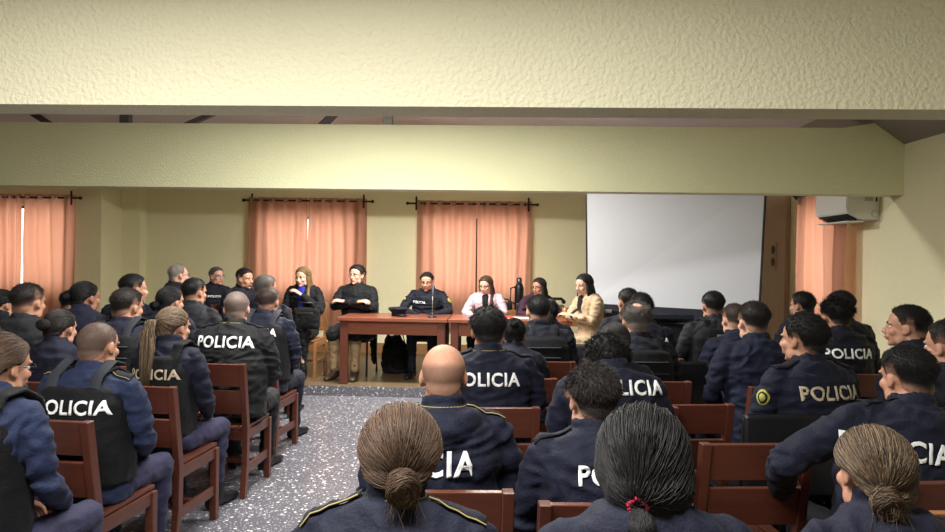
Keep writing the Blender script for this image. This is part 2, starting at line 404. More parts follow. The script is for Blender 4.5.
HAIR = dict(
    short=dict(kind='short', line='m', t=.012, fade=1, L=.016),
    crew=dict(kind='short', line='m', t=.009, fade=1, L=.012),
    shaved=dict(kind='short', line='m', t=.0035, fade=1, L=.006, w=.0008),
    full=dict(kind='short', line='m', t=.015, side=1, L=.022, mess=.4, curl=.004, cu=.16, w=.0013),
    combed=dict(kind='short', line='m', t=.018, side=1, L=.03, mess=.15, cu=.12, part=1.0, w=.0013),
    recede=dict(kind='short', line='rec', t=.008, side=1, L=.02, mess=.2),
    crown=dict(kind='short', line='m', t=.015, crown=1, side=1, L=.026, mess=.3, w=.0013),
    curly=dict(kind='short', line='f', t=.02, L=.03, mess=.6, curl=.016, cu=.25, w=.0018, side=1),
    bun=dict(kind='bun', line='f', t=.009, tie=(0, -.9, .12)),
    lowbun=dict(kind='bun', line='f', t=.014, tie=(0, -.86, -.42), puff=.008),
    tail=dict(kind='tail', line='f', t=.011, tie=(0, -.86, .3), tail=[(0, -.02, .0), (0, -.045, -.05), (0, -.05, -.13), (0, -.045, -.22), (0, -.04, -.3)]),
    long=dict(kind='long', line='f', t=.014, len=.26),
    bald=dict(kind='short', line='m', t=.0012, fade=1, L=.003, w=.0006),
)
# ------------------------------------------------------------------ hand
def hand(bm, wr, d, nrm, s, curl=.5, sc=1.0):
    """wr wrist, d direction to the fingers, nrm back-of-hand normal, s = +1 when the thumb is on the +side axis"""
    d = V(d).normalized(); nrm = V(nrm); nrm = (nrm-d*nrm.dot(d)).normalized(); sd = d.cross(nrm)*s
    L = .09*sc
    rs = [(wr-d*.02, sd*.026*sc, nrm*.02*sc), (wr+d*.005, sd*.028*sc, nrm*.018*sc), (wr+d*L*.5, sd*.038*sc, nrm*.016*sc), (wr+d*L*.95, sd*.04*sc, nrm*.013*sc), (wr+d*(L+.004), sd*.03*sc, nrm*.008*sc)]
    rings(bm, rs, 12)
    for k, ln in enumerate((.07, .08, .074, .058)):
        p = wr+d*L*.9+sd*(.03-.02*k)*sc; dd = (d+sd*(.1-.07*k)).normalized(); pts = [p]; a = 0
        for seg in (.45, .32, .23):
            a += curl*.8; dr = dd*math.cos(a)-nrm*math.sin(a); p = p+dr*ln*seg*sc*1.1; pts.append(p)
        tube(bm, pts, [.0095*sc, .009*sc, .008*sc, .007*sc], 8)
    p = wr+d*L*.25+sd*.026*sc; q = p+(d*.6+sd*.75-nrm*.3).normalized()*.036*sc; tube(bm, [p, q, q+(d*.95+sd*.1-nrm*.3).normalized()*.03*sc], [.013*sc, .0105*sc, .0085*sc], 8)

# ------------------------------------------------------------------ text
def lettering(txt, size, bold=.016):
    cu = bpy.data.curves.new('txt', 'FONT'); cu.body = txt; cu.size = size; cu.align_x = 'CENTER'; cu.align_y = 'CENTER'; cu.offset = size*bold*1.6; cu.resolution_u = 3; cu.space_character = 1.08
    o = bpy.data.objects.new('t', cu); C.objects.link(o); dg = bpy.context.evaluated_depsgraph_get(); dg.update()
    me = bpy.data.meshes.new_from_object(o.evaluated_get(dg)); bpy.data.objects.remove(o)
    bm = bmesh.new(); bm.from_mesh(me); bpy.data.meshes.remove(me)
    bmesh.ops.triangulate(bm, faces=bm.faces)
    xs = [v.co.x for v in bm.verts]; lo, hi = min(xs), max(xs)
    k = lo
    while k < hi:
        bmesh.ops.bisect_plane(bm, geom=list(bm.verts)+list(bm.edges)+list(bm.faces), plane_co=(k, 0, 0), plane_no=(1, 0, 0)); k += .014
    for k in np.arange(-size/2, size/2, .014):
        bmesh.ops.bisect_plane(bm, geom=list(bm.verts)+list(bm.edges)+list(bm.faces), plane_co=(0, k, 0), plane_no=(0, 1, 0))
    return bm
def project(bm, bvh, xform, dirv, off):
    dead = []
    for v in bm.verts:
        p = xform(v.co); h = bvh.ray_cast(p, dirv)
        if h[0] and abs(v.co.x*.92) < .2 and h[3] < .6: v.co = h[0]-dirv*off
        else: dead.append(v)
    bmesh.ops.delete(bm, geom=dead, context='VERTS')
    r = bmesh.ops.extrude_face_region(bm, geom=list(bm.faces))
    for e in r['geom']:
        if isinstance(e, bmesh.types.BMVert): e.co -= dirv*.0015

# ------------------------------------------------------------------ chair
def chair_mesh_parts(wood, plank, parent=None, seat_sl=True):
    W, D, SH, TH = .43, .42, .43, .85
    def post(pts, sx, sy):
        bm = bmesh.new(); rs = [(V(p), V((sx/2*1.35, 0, 0)), V((0, sy/2*1.35, 0))) for p in pts]
        prev = None
        for c, ax, ay in rs:
            cur = [bm.verts.new(c+ax*a*.74+ay*b*.74) for a, b in ((-1, -1), (1, -1), (1, 1), (-1, 1))]
            if prev:
                for k in range(4): bm.faces.new((prev[k], prev[(k+1) % 4], cur[(k+1) % 4], cur[k]))
            else: bm.faces.new(cur[::-1])
            prev = cur
        bm.faces.new(prev); bmesh.ops.bevel(bm, geom=list(bm.edges), offset=.003, segments=1, affect='EDGES'); return bm
    for s in (-1, 1):
        mk('back_post', post([(s*(W/2-.018), -.23, 0), (s*(W/2-.018), -.2, .2), (s*(W/2-.018), -.195, SH), (s*(W/2-.018), -.265, TH)], .036, .045), wood, parent, False)
        mk('leg', post([(s*(W/2-.02), .2, 0), (s*(W/2-.02), .2, SH-.015)], .04, .04), wood, parent, False)
        box('seat_rail', (s*(W/2-.02), 0, SH-.045), (.022, .38, .06), wood, parent)
        box('stretcher', (s*(W/2-.02), -.005, .17), (.02, .4, .055), wood, parent)
    box('seat_rail', (0, .2, SH-.045), (W-.08, .022, .06), wood, parent); box('seat_rail', (0, -.195, SH-.045), (W-.07, .022, .06), wood, parent)
    box('stretcher', (0, 0, .17), (W-.06, .035, .03), wood, parent)
    def yb(z): return -.195-.07*(z-SH)/(TH-SH)
    for z0, z1 in ((.705, .848), (.525, .675)):
        zc = (z0+z1)/2; M = Matrix.Translation((0, yb(zc), zc)) @ Matrix.Rotation(.165, 4, 'X')
        box('back_plank', (0, 0, 0), (W-.07, .02, z1-z0), plank, parent, .003, M)
    bm = bmesh.new()
    for k in range(6): addbox(bm, (-.17+.068*k, .01, SH), (.052, .43, .018), None, .003)
    mk('seat', bm, plank, parent, False)
CH0 = None
def children(o): return [c for c in bpy.data.objects if c.parent == o]
def chair(loc, rz, label, group='wooden audience chairs', orange=False, name='wooden_chair'):
    global CH0
    t = empty(name, loc, rz); tag(t, label, 'chair', group)
    if orange: chair_mesh_parts(M_orange, M_orange, t); return t
    if CH0 is None: chair_mesh_parts(M_wood, M_wood2, t); CH0 = (t, children(t))
    else:
        for c in CH0[1]: d = c.copy(); C.objects.link(d); d.parent = t
    return t

# ------------------------------------------------------------------ person
CNT = [0]
def person(label, px, ytop, Y, yaw=0, hy=0, hp=0, hr=0, lean=4, side=0, g='m', hair='short', hc='black', sk=1, top=NAVY, legs=NAVY2, shoes=BOOT,
           text=None, tsize=.105, tz=.90, vest=0, pose='lap', z0=0, near=0, glasses=0, face=0, hopt={}, arms=None, wide=1.0, chest=0, bow=0, hood=0, pipe=0, epau=0, patch=0,
           ch='wood', chl=None, tmat=None, group='seated police audience', inner=None, scar=None, coat=0, cap=0, fat=1.0, strands=None, tx=0, badge=0, shirt=0, tmatp=0, collar=1, seatz=0, knee=0, legs_on=1):
    CNT[0] += 1; rnd = random.Random(CNT[0]*7+1)
    fm = g == 'f'
    yaw, hy, hp, hr, la, sdl = [math.radians(a) for a in (yaw, hy, hp, hr, lean, side)]
    Rl = Matrix.Rotation(sdl, 3, 'Y') @ Matrix.Rotation(-la, 3, 'X')
    def U(p): p = V(p); return Rl @ (p-V((0, 0, .5)))+V((0, 0, .5))
    HC = U((0, .035+bow*.8, (1.178 if not fm else 1.16)-bow)) 
    HRm = (Matrix.Rotation(hy, 3, 'Z') @ Matrix.Rotation(hp, 3, 'X') @ Matrix.Rotation(hr, 3, 'Y'))
    hs = (1.0 if not fm else .96)
    X = Matrix.Translation(HC) @ HRm.to_4x4() @ Matrix.Scale(hs, 4)
    wp = P(px, ytop, Y)
    topz = HC.z+.125*hs
    s = max(.88, min(1.12, (wp.z-z0)/topz)); dz = wp.z-z0-topz*s; dz = max(-.05, min(.05, dz))
    ro = Matrix.Rotation(yaw, 3, 'Z'); off = ro @ V((HC.x, HC.y, 0))*s
    loc = V((wp.x-off.x, wp.y-off.y, z0))
    R = empty('person', loc, yaw); R.scale = (s, s, s); tag(R, label, 'person', group)
    sw = (.19 if not fm else .165)*wide; gk = (1.0 if not fm else .9)*fat
    vox = .0062 if near else (.009 if Y < 5 else .0085)
    # arm joints
    A = {}
    base = dict(lap=((.245, .05, .76), (.10, .30, .64)), desk=((.29, .14, .83), (.06, .36, .80)), crossed=((.25, .12, .80), (-.09, .22, .86)), side=((.25, -.02, .76), (.25, .22, .62)), chin=((.24, .14, .80), (.05, .2, .98)))[pose]
    for sx in (-1, 1):
        e, wv = base; e = V((e[0]*sx*sw/.19, e[1], e[2])); wv = V((wv[0]*sx, wv[1], wv[2]))
        if arms and sx in arms: e, wv = V(arms[sx][0]), V(arms[sx][1])
        A[sx] = (U((sx*sw*.93, -.005, .99)), U(e), U(wv))
    # --- body
    bm = bmesh.new(); head_prims(bm, fm)
    if scar: pass
    xf(bm, 0, lambda p: X @ p)
    nk = len(bm.verts)
    tube(bm, [U((0, -.02, 1.0)), U((0, -.005, 1.07)), HC+HRm @ V((0, -.02, -.03))], [.062*gk, .056*gk, .054*gk], 14)
    k_ = .84
    TZ = [(.47, .185, .15), (.56, .18, .15), (.68, .165*fat, .135*fat), (.8, .17*fat, .13*fat), (.92, .185, .13), (.99, .185, .118), (1.04, .14, .09), (1.075, .075, .07)]
    def torso(bm, add, hemz=None, ext=0, top=True):
        rs = []
        for z, rx, ry in TZ:
            if hemz and z < hemz: continue
            yy = -.01 if z > .6 else 0
            rs.append((U((0, yy, z)), Rl @ V(((rx*sw/.19*(1 if z > .9 else gk)+add), 0, 0)), Rl @ V((0, (ry*gk+add), 0))))
        rings(bm, rs, 20, p=.9)
    torso(bm, -.02)
    kneex = .11; kz = .50
    K = {sx: (V((sx*.10, .0, .51)), V((sx*(kneex+.02), .42, kz+.01)), V((sx*(kneex+.01), .40, .1))) for sx in (-1, 1)}
    for sx in (-1, 1):
        a, e, wv = A[sx]
        tube(bm, [U((0, -.01, .99)), a], [.05, .045], 10)
        tube(bm, [a, a.lerp(e, .5), e, e.lerp(wv, .4), wv], [.038*gk, .034*gk, .026*gk, .028*gk, .025*gk], 12)
        dr = (wv-e).normalized(); 
        if pose == 'desk': dr = (dr+V((-sx*.6, .3, -.15))).normalized(); hand(bm, wv, dr, V((sx*.5, .1, 1)), -sx, .55, .95*hs)
        elif pose == 'chin' and sx == 1: hand(bm, wv, V((-.2, -.1, 1)), V((.3, 1, 0)), 1, .9, .9)
        else: hand(bm, wv, dr, V((sx*.3, .3, 1)), -sx, .5, .95*hs)
        if legs_on:
            h, kn, an = K[sx]
            tube(bm, [h, kn], [.06, .045], 8); tube(bm, [kn, an, V((an.x, an.y-.0, .06))], [.042, .03, .03], 8)
    me = remesh(bm, vox, 2, .45)
    skm = skin(sk)
    mko('body', me, skm, R)
    # --- hair
    st = dict(HAIR[hair]); st['seed'] = CNT[0]; st.update(hopt)
    if st['kind'] == 'short':
        a_ = lin(SKT[sk]); b_ = lin(HC_[hc])
        amt, edge, tp_ = dict(shaved=(.10, .3, 0), bald=(.42, .4, 1), crew=(.06, .55, 0), short=(.0, .5, 0)).get(hair, (0, .22, 0))
        st['scalp'] = ([a_[k]/b_[k]*.92 for k in range(3)], amt, st.get('edge', edge), tp_)
    n = strands or (int(2600/max(1, Y-.6)) if st['kind'] != 'short' else int(9000/max(1, Y-.8)))
    if hair not in ('none',):
        hm = build_hair(st, X, max(n, 260), rnd); mko('hair', hm, hairm(hc), R)
    if st.get('tie') and st['kind'] == 'tail' or st.get('scrunch'):
        tie = V(st['tie']).normalized(); T = HO+tie*(cap_r(tie, st)+.012); x, y = frame_from(V((tie.x, tie.y, -.25)))
        bm = bmesh.new(); N_ = 16; rad = st.get('scr_r', .013)
        for i in range(N_):
            a0, a1 = 2*math.pi*i/N_, 2*math.pi*(i+1)/N_
            tube(bm, [X @ (T+(x*math.cos(a)+y*math.sin(a))*rad*(1+.12*math.sin(5*a))) for a in (a0, a1)], .0065 if st.get('scrunch') else .004, 6, round_=False)
        mk('hair_tie', bm, mat('hair_tie_crimson', (170, 36, 74), rough=.8) if st.get('scrunch') else M_black, R)
    # --- face parts
    if face:
        for sx in (-1, 1):
            bm = bmesh.new(); vs = ell(bm, (sx*.031, .0755, -.002), (.0135, .0105, .0085), None, 12); xf(bm, 0, lambda p: X @ p); mk('eye', bm, EYEW, R)
            bm = bmesh.new(); ell(bm, (sx*.031, .083, -.002), (.0062, .004, .0062), None, 10); xf(bm, 0, lambda p: X @ p); mk('iris', bm, IRIS, R)
            bm = bmesh.new(); tube(bm, [V((sx*.014, .0935, .018)), V((sx*.032, .0925, .0225)), V((sx*.05, .079, .015))], [.0032, .0036, .002], 8); xf(bm, 0, lambda p: X @ p); mk('eyebrow', bm, hairm('dark' if hc not in ('white', 'grey') else 'grey'), R)
            me_ = R.children if False else None
        bm = bmesh.new(); tube(bm, [V((-.022, .092, -.063)), V((0, .101, -.062)), V((.022, .092, -.063))], [.003, .0058, .003], 8); xf(bm, 0, lambda p: X @ p); mk('lips', bm, LIP, R)
    if glasses:
        bm = bmesh.new()
        for sx in (-1, 1):
            for i in range(14):
                a0, a1 = 2*math.pi*i/14, 2*math.pi*(i+1)/14
                tube(bm, [V((sx*.032+.022*math.cos(a), .101-.004*abs(math.cos(a)), -.003+.016*math.sin(a))) for a in (a0, a1)], .0016, 6, round_=False)
            tube(bm, [V((sx*.054, .098, .002)), V((sx*.078, .06, .004)), V((sx*.081, .0, .004))], .0016, 6)
        tube(bm, [V((-.01, .103, 0)), V((.01, .103, 0))], .0016, 6)
        xf(bm, 0, lambda p: X @ p); mk('glasses', bm, M_black if glasses == 1 else M_metal, R)
    # --- jacket
    bm = bmesh.new(); J = .012*1.0; puff = .006 if fm else .01
    torso(bm, J+puff*.3)
    for sx in (-1, 1):
        a, e, wv = A[sx]
        tube(bm, [U((sx*.05, -.01, 1.03)), U((sx*sw*.6, -.01, 1.01)), a], [.05*gk, .052*gk, .056*gk], 14)
        we = e.lerp(wv, .93)
        tube(bm, [a, a.lerp(e, .33)+V((sx*.008, 0, 0)), a.lerp(e, .8), e, e.lerp(wv, .3), e.lerp(wv, .8), we], [.061*gk, .061*gk, .054*gk, .051*gk, .049*gk, .041*gk, .038*gk], 14)
    if collar:
        pc = U((0, .002, 1.075)); n0 = len(bm.verts); N_ = 22; rs = []
        ch_ = .028 if collar == 1 else .045
        for i in range(N_):
            a = 2*math.pi*i/N_
            for _ in (0,):
                p0 = pc+Rl @ V((math.sin(a)*.066*gk, -math.cos(a)*.07*gk, .004*math.cos(a)-.018)); p1 = pc+Rl @ V((math.sin(a)*.063*gk, -math.cos(a)*.068*gk+.004, ch_+.012*math.cos(a)))
                tube(bm, [p0, p1], [.0125, .0095], 6)
    if hood:
        for t_ in range(9):
            a = math.radians(-80+20*t_); p = U((math.sin(a)*.10, -.05-math.cos(a)*.075, 1.045-.03*math.cos(a)))
            ell(bm, p, (.04, .036, .045))
        ell(bm, U((0, -.12, 1.0)), (.09, .045, .06))
    if coat:
        for sx in (-1, 1):
            h, kn, an = K[sx]; tube(bm, [h+V((sx*.02, 0, 0)), kn+V((0, .0, .0))], [.12, .09], 12)
            if coat == 2: tube(bm, [kn+V((0, .01, 0)), kn+V((sx*.02, .0, -.22))], [.085, .07], 10)
            tube(bm, [V((sx*.17, -.12, .5)), V((sx*.19, -.14, .15))], [.06, .05], 10, flat=.5)
    jv = .0085 if near else .0115
    jm = remesh(bm, jv, 2, .5); wrinkle(jm, .012 if not near else .013, CNT[0], 9)
    inner_open = inner is not None
    jo = mko('jacket' if top not in (SWEAT, BLUE) else 'sweater', jm, top, R)
    bvh = BVHTree.FromPolygons([v.co[:] for v in jm.vertices], [p.vertices[:] for p in jm.polygons])
    surf = bvh
    if inner:   # shirt front showing between the lapels
        bm = bmesh.new(); rws = []
        for i in range(9):
            z = 1.07-.3*i/8; hw = .022+.0*i if i < 1 else .045-.028*(i/8); row = []
            for j in range(5):
                p = U((hw*(j-2)/2, .5, z)); h_ = bvh.ray_cast(p, Rl @ V((0, -1, 0)))
                q = (h_[0] if h_[0] else U((0, .1, z)))+Rl @ V((0, .004, 0)); row.append(bm.verts.new(q))
            rws.append(row)
        for i in range(8):
            for j in range(4): bm.faces.new((rws[i][j], rws[i+1][j], rws[i+1][j+1], rws[i][j+1]))
        r_ = bmesh.ops.extrude_face_region(bm, geom=list(bm.faces))
        for e_ in r_['geom']:
            if isinstance(e_, bmesh.types.BMVert): e_.co += Rl @ V((0, .004, 0))
        mk('shirt_front', bm, inner, R)
    if vest:
        bm = bmesh.new(); rs = []
        for z, rx, ry in [(.56, .2, .162), (.66, .196, .156), (.8, .192, .158), (.93, .19, .158), (.985, .165, .146), (1.0, .15, .13)]:
            rs.append((U((0, -.012, z)), Rl @ V((rx*gk*sw/.19+.012, 0, 0)), Rl @ V((0, ry*gk+.016, 0))))
        rings(bm, rs, 24, p=.72)
        for sx in (-1, 1):
            tube(bm, [U((sx*.095, -.13, .96)), U((sx*.105, -.085, 1.065)), U((sx*.105, .0, 1.085)), U((sx*.1, .09, 1.05)), U((sx*.095, .14, .96))], .034, 10, flat=.34, up=V((0, -.3, 1)))
        vm = remesh(bm, .0095, 1, .5); wrinkle(vm, .004, CNT[0]+50, 7); vo = mko('vest', vm, VEST, R)
        surf = BVHTree.FromPolygons([v.co[:] for v in vm.vertices], [p.vertices[:] for p in vm.polygons])
        for zb_ in (.93, .86):
            bm = bmesh.new(); pts = []
            for i in range(11):
                q_ = V((-.13+.026*i, -.6, zb_)); h_ = surf.ray_cast(U(q_), Rl @ V((0, 1, 0)))
                if h_[0]: pts.append(h_[0])
            if len(pts) > 4 and not text: tube(bm, pts, .014, 8, flat=.35, up=V((0, 0, 1))); mk('webbing_band', bm, VSTRAP, vo)
            else: bm.free()
        if vest == 2:
            bm = bmesh.new()
            for sx in (-1, 1):
                tube(bm, [U((sx*.1, -.155, .93)), U((sx*.108, -.115, 1.05)), U((sx*.108, -.02, 1.115)), U((sx*.105, .05, 1.1))], .03, 10, flat=.28, up=V((0, -.3, 1)))
            mk('shoulder_strap', bm, VSTRAP, vo)
    dirv = Rl @ V((0, 1, 0))
    if text:
        lm = tmat or M_letter; bmt = lettering(text, tsize)
        project(bmt, surf, lambda q: U((q.x*.92+tx, -.6, tz+q.y)), dirv, .0045); mk('lettering', bmt, lm, R, False)
    if chest:
        bmt = lettering('POLICIA', .042, .01); project(bmt, bvh, lambda q: U((.085-q.x, .6, .93+q.y)), -dirv, .005); bmesh.ops.reverse_faces(bmt, faces=bmt.faces); mk('chest_lettering', bmt, M_letter, R, False)
    if badge:      # framed reflective plate on the back
        bm = bmesh.new()
        for a, b_, c_, d_ in ((0, .028, .13, .004), (0, -.028, .13, .004), (-.065, 0, .004, .06), (.065, 0, .004, .06)): addbox(bm, (a, b_, 0), (c_, d_, .001))
        bmesh.ops.subdivide_edges(bm, edges=[e for e in bm.edges if e.calc_length() > .04], cuts=6)
        for v in bm.verts:
            h_ = surf.ray_cast(U((v.co.x, -.6, .93+v.co.y)), dirv); v.co = (h_[0] if h_[0] else U((0, -.15, .93)))-dirv*(.004+v.co.z)
        mk('badge_frame', bm, M_tan, R, False)
        bmt = lettering('GEO', .055, 0); project(bmt, surf, lambda q: U((q.x, -.6, .93+q.y)), dirv, .004); mk('lettering', bmt, M_letter, R, False)
    if pipe:
        bm = bmesh.new(); N_ = 26; pr = None
        pc = U((0, .0, 1.075))
        for i in range(N_):
            a0, a1 = [math.radians(55+250*k/N_) for k in (i, i+1)]
            tube(bm, [pc+Rl @ V((math.sin(a)*.079*gk, math.cos(a)*.083*gk, .006)) for a in (a0, a1)], .0022, 5, round_=False)
        mk('collar_piping', bm, M_gold, R)
    if epau:
        for sx in (-1, 1):
            bm = bmesh.new(); rows = []; ed = []
            for i in range(7):
                x = sx*(.085+.022*i); row = []
                for j in range(4):
                    p = U((x, -.03+.05*j/3-.01, 1.3)); h_ = bvh.ray_cast(p, Rl @ V((0, 0, -1))); q = (h_[0] if h_[0] else U((x, 0, 1.05)))+Rl @ V((0, 0, .006)); row.append(bm.verts.new(q))
                rows.append(row); ed.append(row[0].co.copy())
            for i in range(6):
                for j in range(3): bm.faces.new((rows[i][j], rows[i+1][j], rows[i+1][j+1], rows[i][j+1]))
            r_ = bmesh.ops.extrude_face_region(bm, geom=list(bm.faces))
            for e_ in r_['geom']:
                if isinstance(e_, bmesh.types.BMVert): e_.co += Rl @ V((0, 0, .005))
            eo = mk('epaulette', bm, NAVY2, R)
            if epau == 2:
                bm = bmesh.new(); tube(bm, [p+V((0, 0, .004)) for p in ed], .0022, 5); mk('piping', bm, M_gold, eo)
    if patch:
        for sx in ((-1, 1) if patch == 2 else (patch,)):
            a, e, _ = A[1 if sx > 0 else -1]; c_ = a.lerp(e, .3); dirp = V((-sx, .25*(1 if pose == 'desk' else -1)*-1, 0)).normalized()
            dirp = V((-sx*.9, -.4 if pose == 'desk' else .45, 0)).normalized()
            h_ = bvh.ray_cast(c_-dirp*.3, dirp)
            if h_[0]:
                nn = h_[1].normalized(); x, y = frame_from(nn)
                bm = bmesh.new(); bm2 = bmesh.new()
                def shield(b, rr, off):
                    vs = []
                    for i in range(24):
                        t = 2*math.pi*i/24; px_ = math.sin(t)*rr*(1-.18*(math.cos(t) < 0)*abs(math.cos(t))); py_ = math.cos(t)*rr*1.25
                        q = h_[0]+x*px_+y*py_+nn*.05; hh = bvh.ray_cast(q, -nn); vs.append(b.verts.new((hh[0] if hh[0] else q)+nn*off))
                    cc = b.verts.new(h_[0]+nn*off)
                    for i in range(24): b.faces.new((vs[i], vs[(i+1) % 24], cc))
                    r2 = bmesh.ops.extrude_face_region(b, geom=list(b.faces))
                    for e_ in r2['geom']:
                        if isinstance(e_, bmesh.types.BMVert): e_.co += nn*.002
                shield(bm, .03, .004); po = mk('shoulder_patch', bm, M_patch, R)
                shield(bm2, .022, .006); ip = mk('patch_field', bm2, NAVY2, po)
                b3 = bmesh.new(); shield(b3, .015, .009); mk('patch_emblem', b3, M_patch, po)
    # --- trousers and shoes
    if legs_on:
        bm = bmesh.new()
        ell(bm, (0, -.02, .535), (.185*gk, .15*gk, .1))
        for sx in (-1, 1):
            h, kn, an = K[sx]
            tube(bm, [h+V((0, 0, .01)), h.lerp(kn, .5), kn], [.09*gk, .08*gk, .066*gk], 14); tube(bm, [kn, kn.lerp(an, .4)+V((0, -.012, 0)), an.lerp(kn, .05)], [.066*gk, .06*gk, .05*gk], 14)
        tm = remesh(bm, .013, 2); wrinkle(tm, .009, CNT[0]+9, 9); mko('trousers', tm, legs, R)
        for sx in (-1, 1):
            h, kn, an = K[sx]; bm = bmesh.new()
            tube(bm, [an+V((0, 0, .06)), V((an.x, an.y-.01, .07))], [.047, .046], 12)
            rs = []
            for yy, rx, hh in ((-.075, .03, .06), (-.06, .038, .085), (0, .04, .1), (.06, .043, .075), (.13, .047, .055), (.18, .04, .045), (.205, .02, .03)):
                rs.append((V((an.x+sx*yy*.15, an.y+yy, hh/2+.004)), V((rx, 0, 0)), V((0, 0, hh/2))))
            rings(bm, rs, 14, p=.8); sm = remesh(bm, .009, 1); mko('boot', sm, shoes, R)
    if dz: 
        R.location.z += 0
    if ch:
        cr = ro @ V((0, 0.0, 0)); cl = loc+cr
        lb = chl or 'red-brown wooden chair occupied by the '+' '.join(label.split()[:9])
        if ch == 'wood': chair(V((cl.x, cl.y, z0)), yaw, lb)
        elif ch == 'black':
            black_chair(V((cl.x, cl.y, z0)), yaw, lb)
    R['U'] = 0; del R['U']
    return R, U, X, A, s
def black_chair(loc, rz, label):
    t = empty('padded_chair', loc, rz); tag(t, label, 'chair', 'black chairs')
    box('seat', (0, 0, .425), (.42, .42, .045), M_black, t, .015)
    bm = bmesh.new(); addbox(bm, (0, -.26, .69), (.42, .035, .36), None, .02); mk('backrest', bm, M_black, t)
    for sx in (-1, 1):
        bm = bmesh.new(); tube(bm, [(sx*.2, .19, 0), (sx*.2, .18, .41)], .013, 8); mk('leg', bm, M_black, t)
        bm = bmesh.new(); tube(bm, [(sx*.2, -.24, 0), (sx*.2, -.21, .42), (sx*.2, -.255, .84)], .014, 8); mk('back_post', bm, M_black, t)
    return t
# ================================================================== THE ROOM
XR, XL, YF, YB = 3.42, -7.3, 10.2, -1.6
def sbox(name, x0, x1, y0, y1, z0, z1, m): 
    bm = bmesh.new(); addbox(bm, ((x0+x1)/2, (y0+y1)/2, (z0+z1)/2), (x1-x0, y1-y0, z1-z0)); return struct(mk(name, bm, m, None, False))
DZ = .11; DY = 7.5
sbox('floor', XL, XR, YB, YF, -.1, 0, M_terr)
sbox('trim_1', XL, XR, DY+.004, YF, 0, DZ, M_dais)
sbox('trim_2', XL, XR, DY-.01, DY+.004, 0, DZ-.002, M_terr)
WR = (7.05, 7.85, 1.0, 2.15)
bm = bmesh.new()
for y0_, y1_, z0_, z1_ in ((YB, WR[0], 0, 3.5), (WR[1], YF+.2, 0, 3.5), (WR[0], WR[1], 0, WR[2]), (WR[0], WR[1], WR[3], 3.5)): addbox(bm, (XR+.1, (y0_+y1_)/2, (z0_+z1_)/2), (.2, y1_-y0_, z1_-z0_))
struct(mk('wall_right', bm, M_wall, None, False))
sbox('wall_left', XL-.2, XL, YB, 9.7, 0, 3.5, M_wall)
sbox('wall_back', XL, XR, YB-.2, YB, 0, 3.8, M_wall)
def wall_with_holes(name, x0, x1, y0, y1, z1, holes, m):
    bm = bmesh.new(); xs = x0
    for hx0, hx1, hz0, hz1 in holes:
        addbox(bm, ((xs+hx0)/2, (y0+y1)/2, z1/2), (hx0-xs, y1-y0, z1))
        addbox(bm, ((hx0+hx1)/2, (y0+y1)/2, hz0/2), (hx1-hx0, y1-y0, hz0))
        addbox(bm, ((hx0+hx1)/2, (y0+y1)/2, (hz1+z1)/2), (hx1-hx0, y1-y0, z1-hz1)); xs = hx1
    if x1 > xs: addbox(bm, ((xs+x1)/2, (y0+y1)/2, z1/2), (x1-xs, y1-y0, z1))
    return struct(mk(name, bm, m, None, False))
XS = P(101, 250, 9.5).x
W2 = (P(263, 250, YF).x, P(354, 250, YF).x, 1.0, 2.14); W3 = (P(425, 250, YF).x, P(529, 250, YF).x, 1.0, 2.14)
W1 = (-7.2, P(70, 250, 9.5).x, 1.0, 2.2)
wall_with_holes('wall_front', XS, XR, YF, YF+.2, 3.5, [W2, W3], M_wall)
wall_with_holes('wall_front_left', XL, XS, 9.5, 9.7, 3.5, [W1], M_wall)
sbox('wall_return', XS-.2, XS, 9.7, YF+.2, 0, 3.5, M_wall)
px0, px1 = XS-.01, P(139, 250, 10.0).x
sbox('trim_3', px0, px1, 10.02, YF, 0, 3.4, M_wall)      # shallow pier
sbox('trim_4', px1, XR, YF-.025, YF, DZ, DZ+.15, M_base)
def glassm():
    m = bpy.data.materials.new('window_glass'); m.use_nodes = True; N = m.node_tree.nodes; L = m.node_tree.links; N.clear()
    o = N.new('ShaderNodeOutputMaterial'); t = N.new('ShaderNodeBsdfTransparent'); g = N.new('ShaderNodeBsdfGlossy'); g.inputs['Roughness'].default_value = .05
    x = N.new('ShaderNodeMixShader'); x.inputs[0].default_value = .08; L.new(t.outputs[0], x.inputs[1]); L.new(g.outputs[0], x.inputs[2]); L.new(x.outputs[0], o.inputs[0]); return m
GL = glassm()
for k, (W, y) in enumerate(((W1, 9.5), (W2, YF), (W3, YF))):
    bm = bmesh.new(); cx, cz = (W[0]+W[1])/2, (W[2]+W[3])/2; ww, hh = W[1]-W[0], W[3]-W[2]
    for a, b, c, d in ((0, hh/2-.02, ww, .04), (0, -hh/2+.02, ww, .04), (-ww/2+.02, 0, .04, hh), (ww/2-.02, 0, .04, hh), (0, 0, .05, hh)): addbox(bm, (cx+a, y+.1, cz+b), (c, .05, d))
    f = struct(mk('window_%d' % (k+1), bm, M_metal, None, False))
    bm = bmesh.new(); addbox(bm, (cx, y+.1, cz), (ww-.06, .006, hh-.06)); mk('pane', bm, GL, f, False)
bm = bmesh.new(); cy, cz, ww, hh = (WR[0]+WR[1])/2, (WR[2]+WR[3])/2, WR[1]-WR[0], WR[3]-WR[2]
for a, b, c, d in ((0, hh/2-.02, ww, .04), (0, -hh/2+.02, ww, .04), (-ww/2+.02, 0, .04, hh), (ww/2-.02, 0, .04, hh)): addbox(bm, (XR+.1, cy+a, cz+b), (.05, c, d))
f = struct(mk('window_4', bm, M_metal, None, False)); bm = bmesh.new(); addbox(bm, (XR+.1, cy, cz), (.006, ww-.06, hh-.06)); mk('pane', bm, GL, f, False)
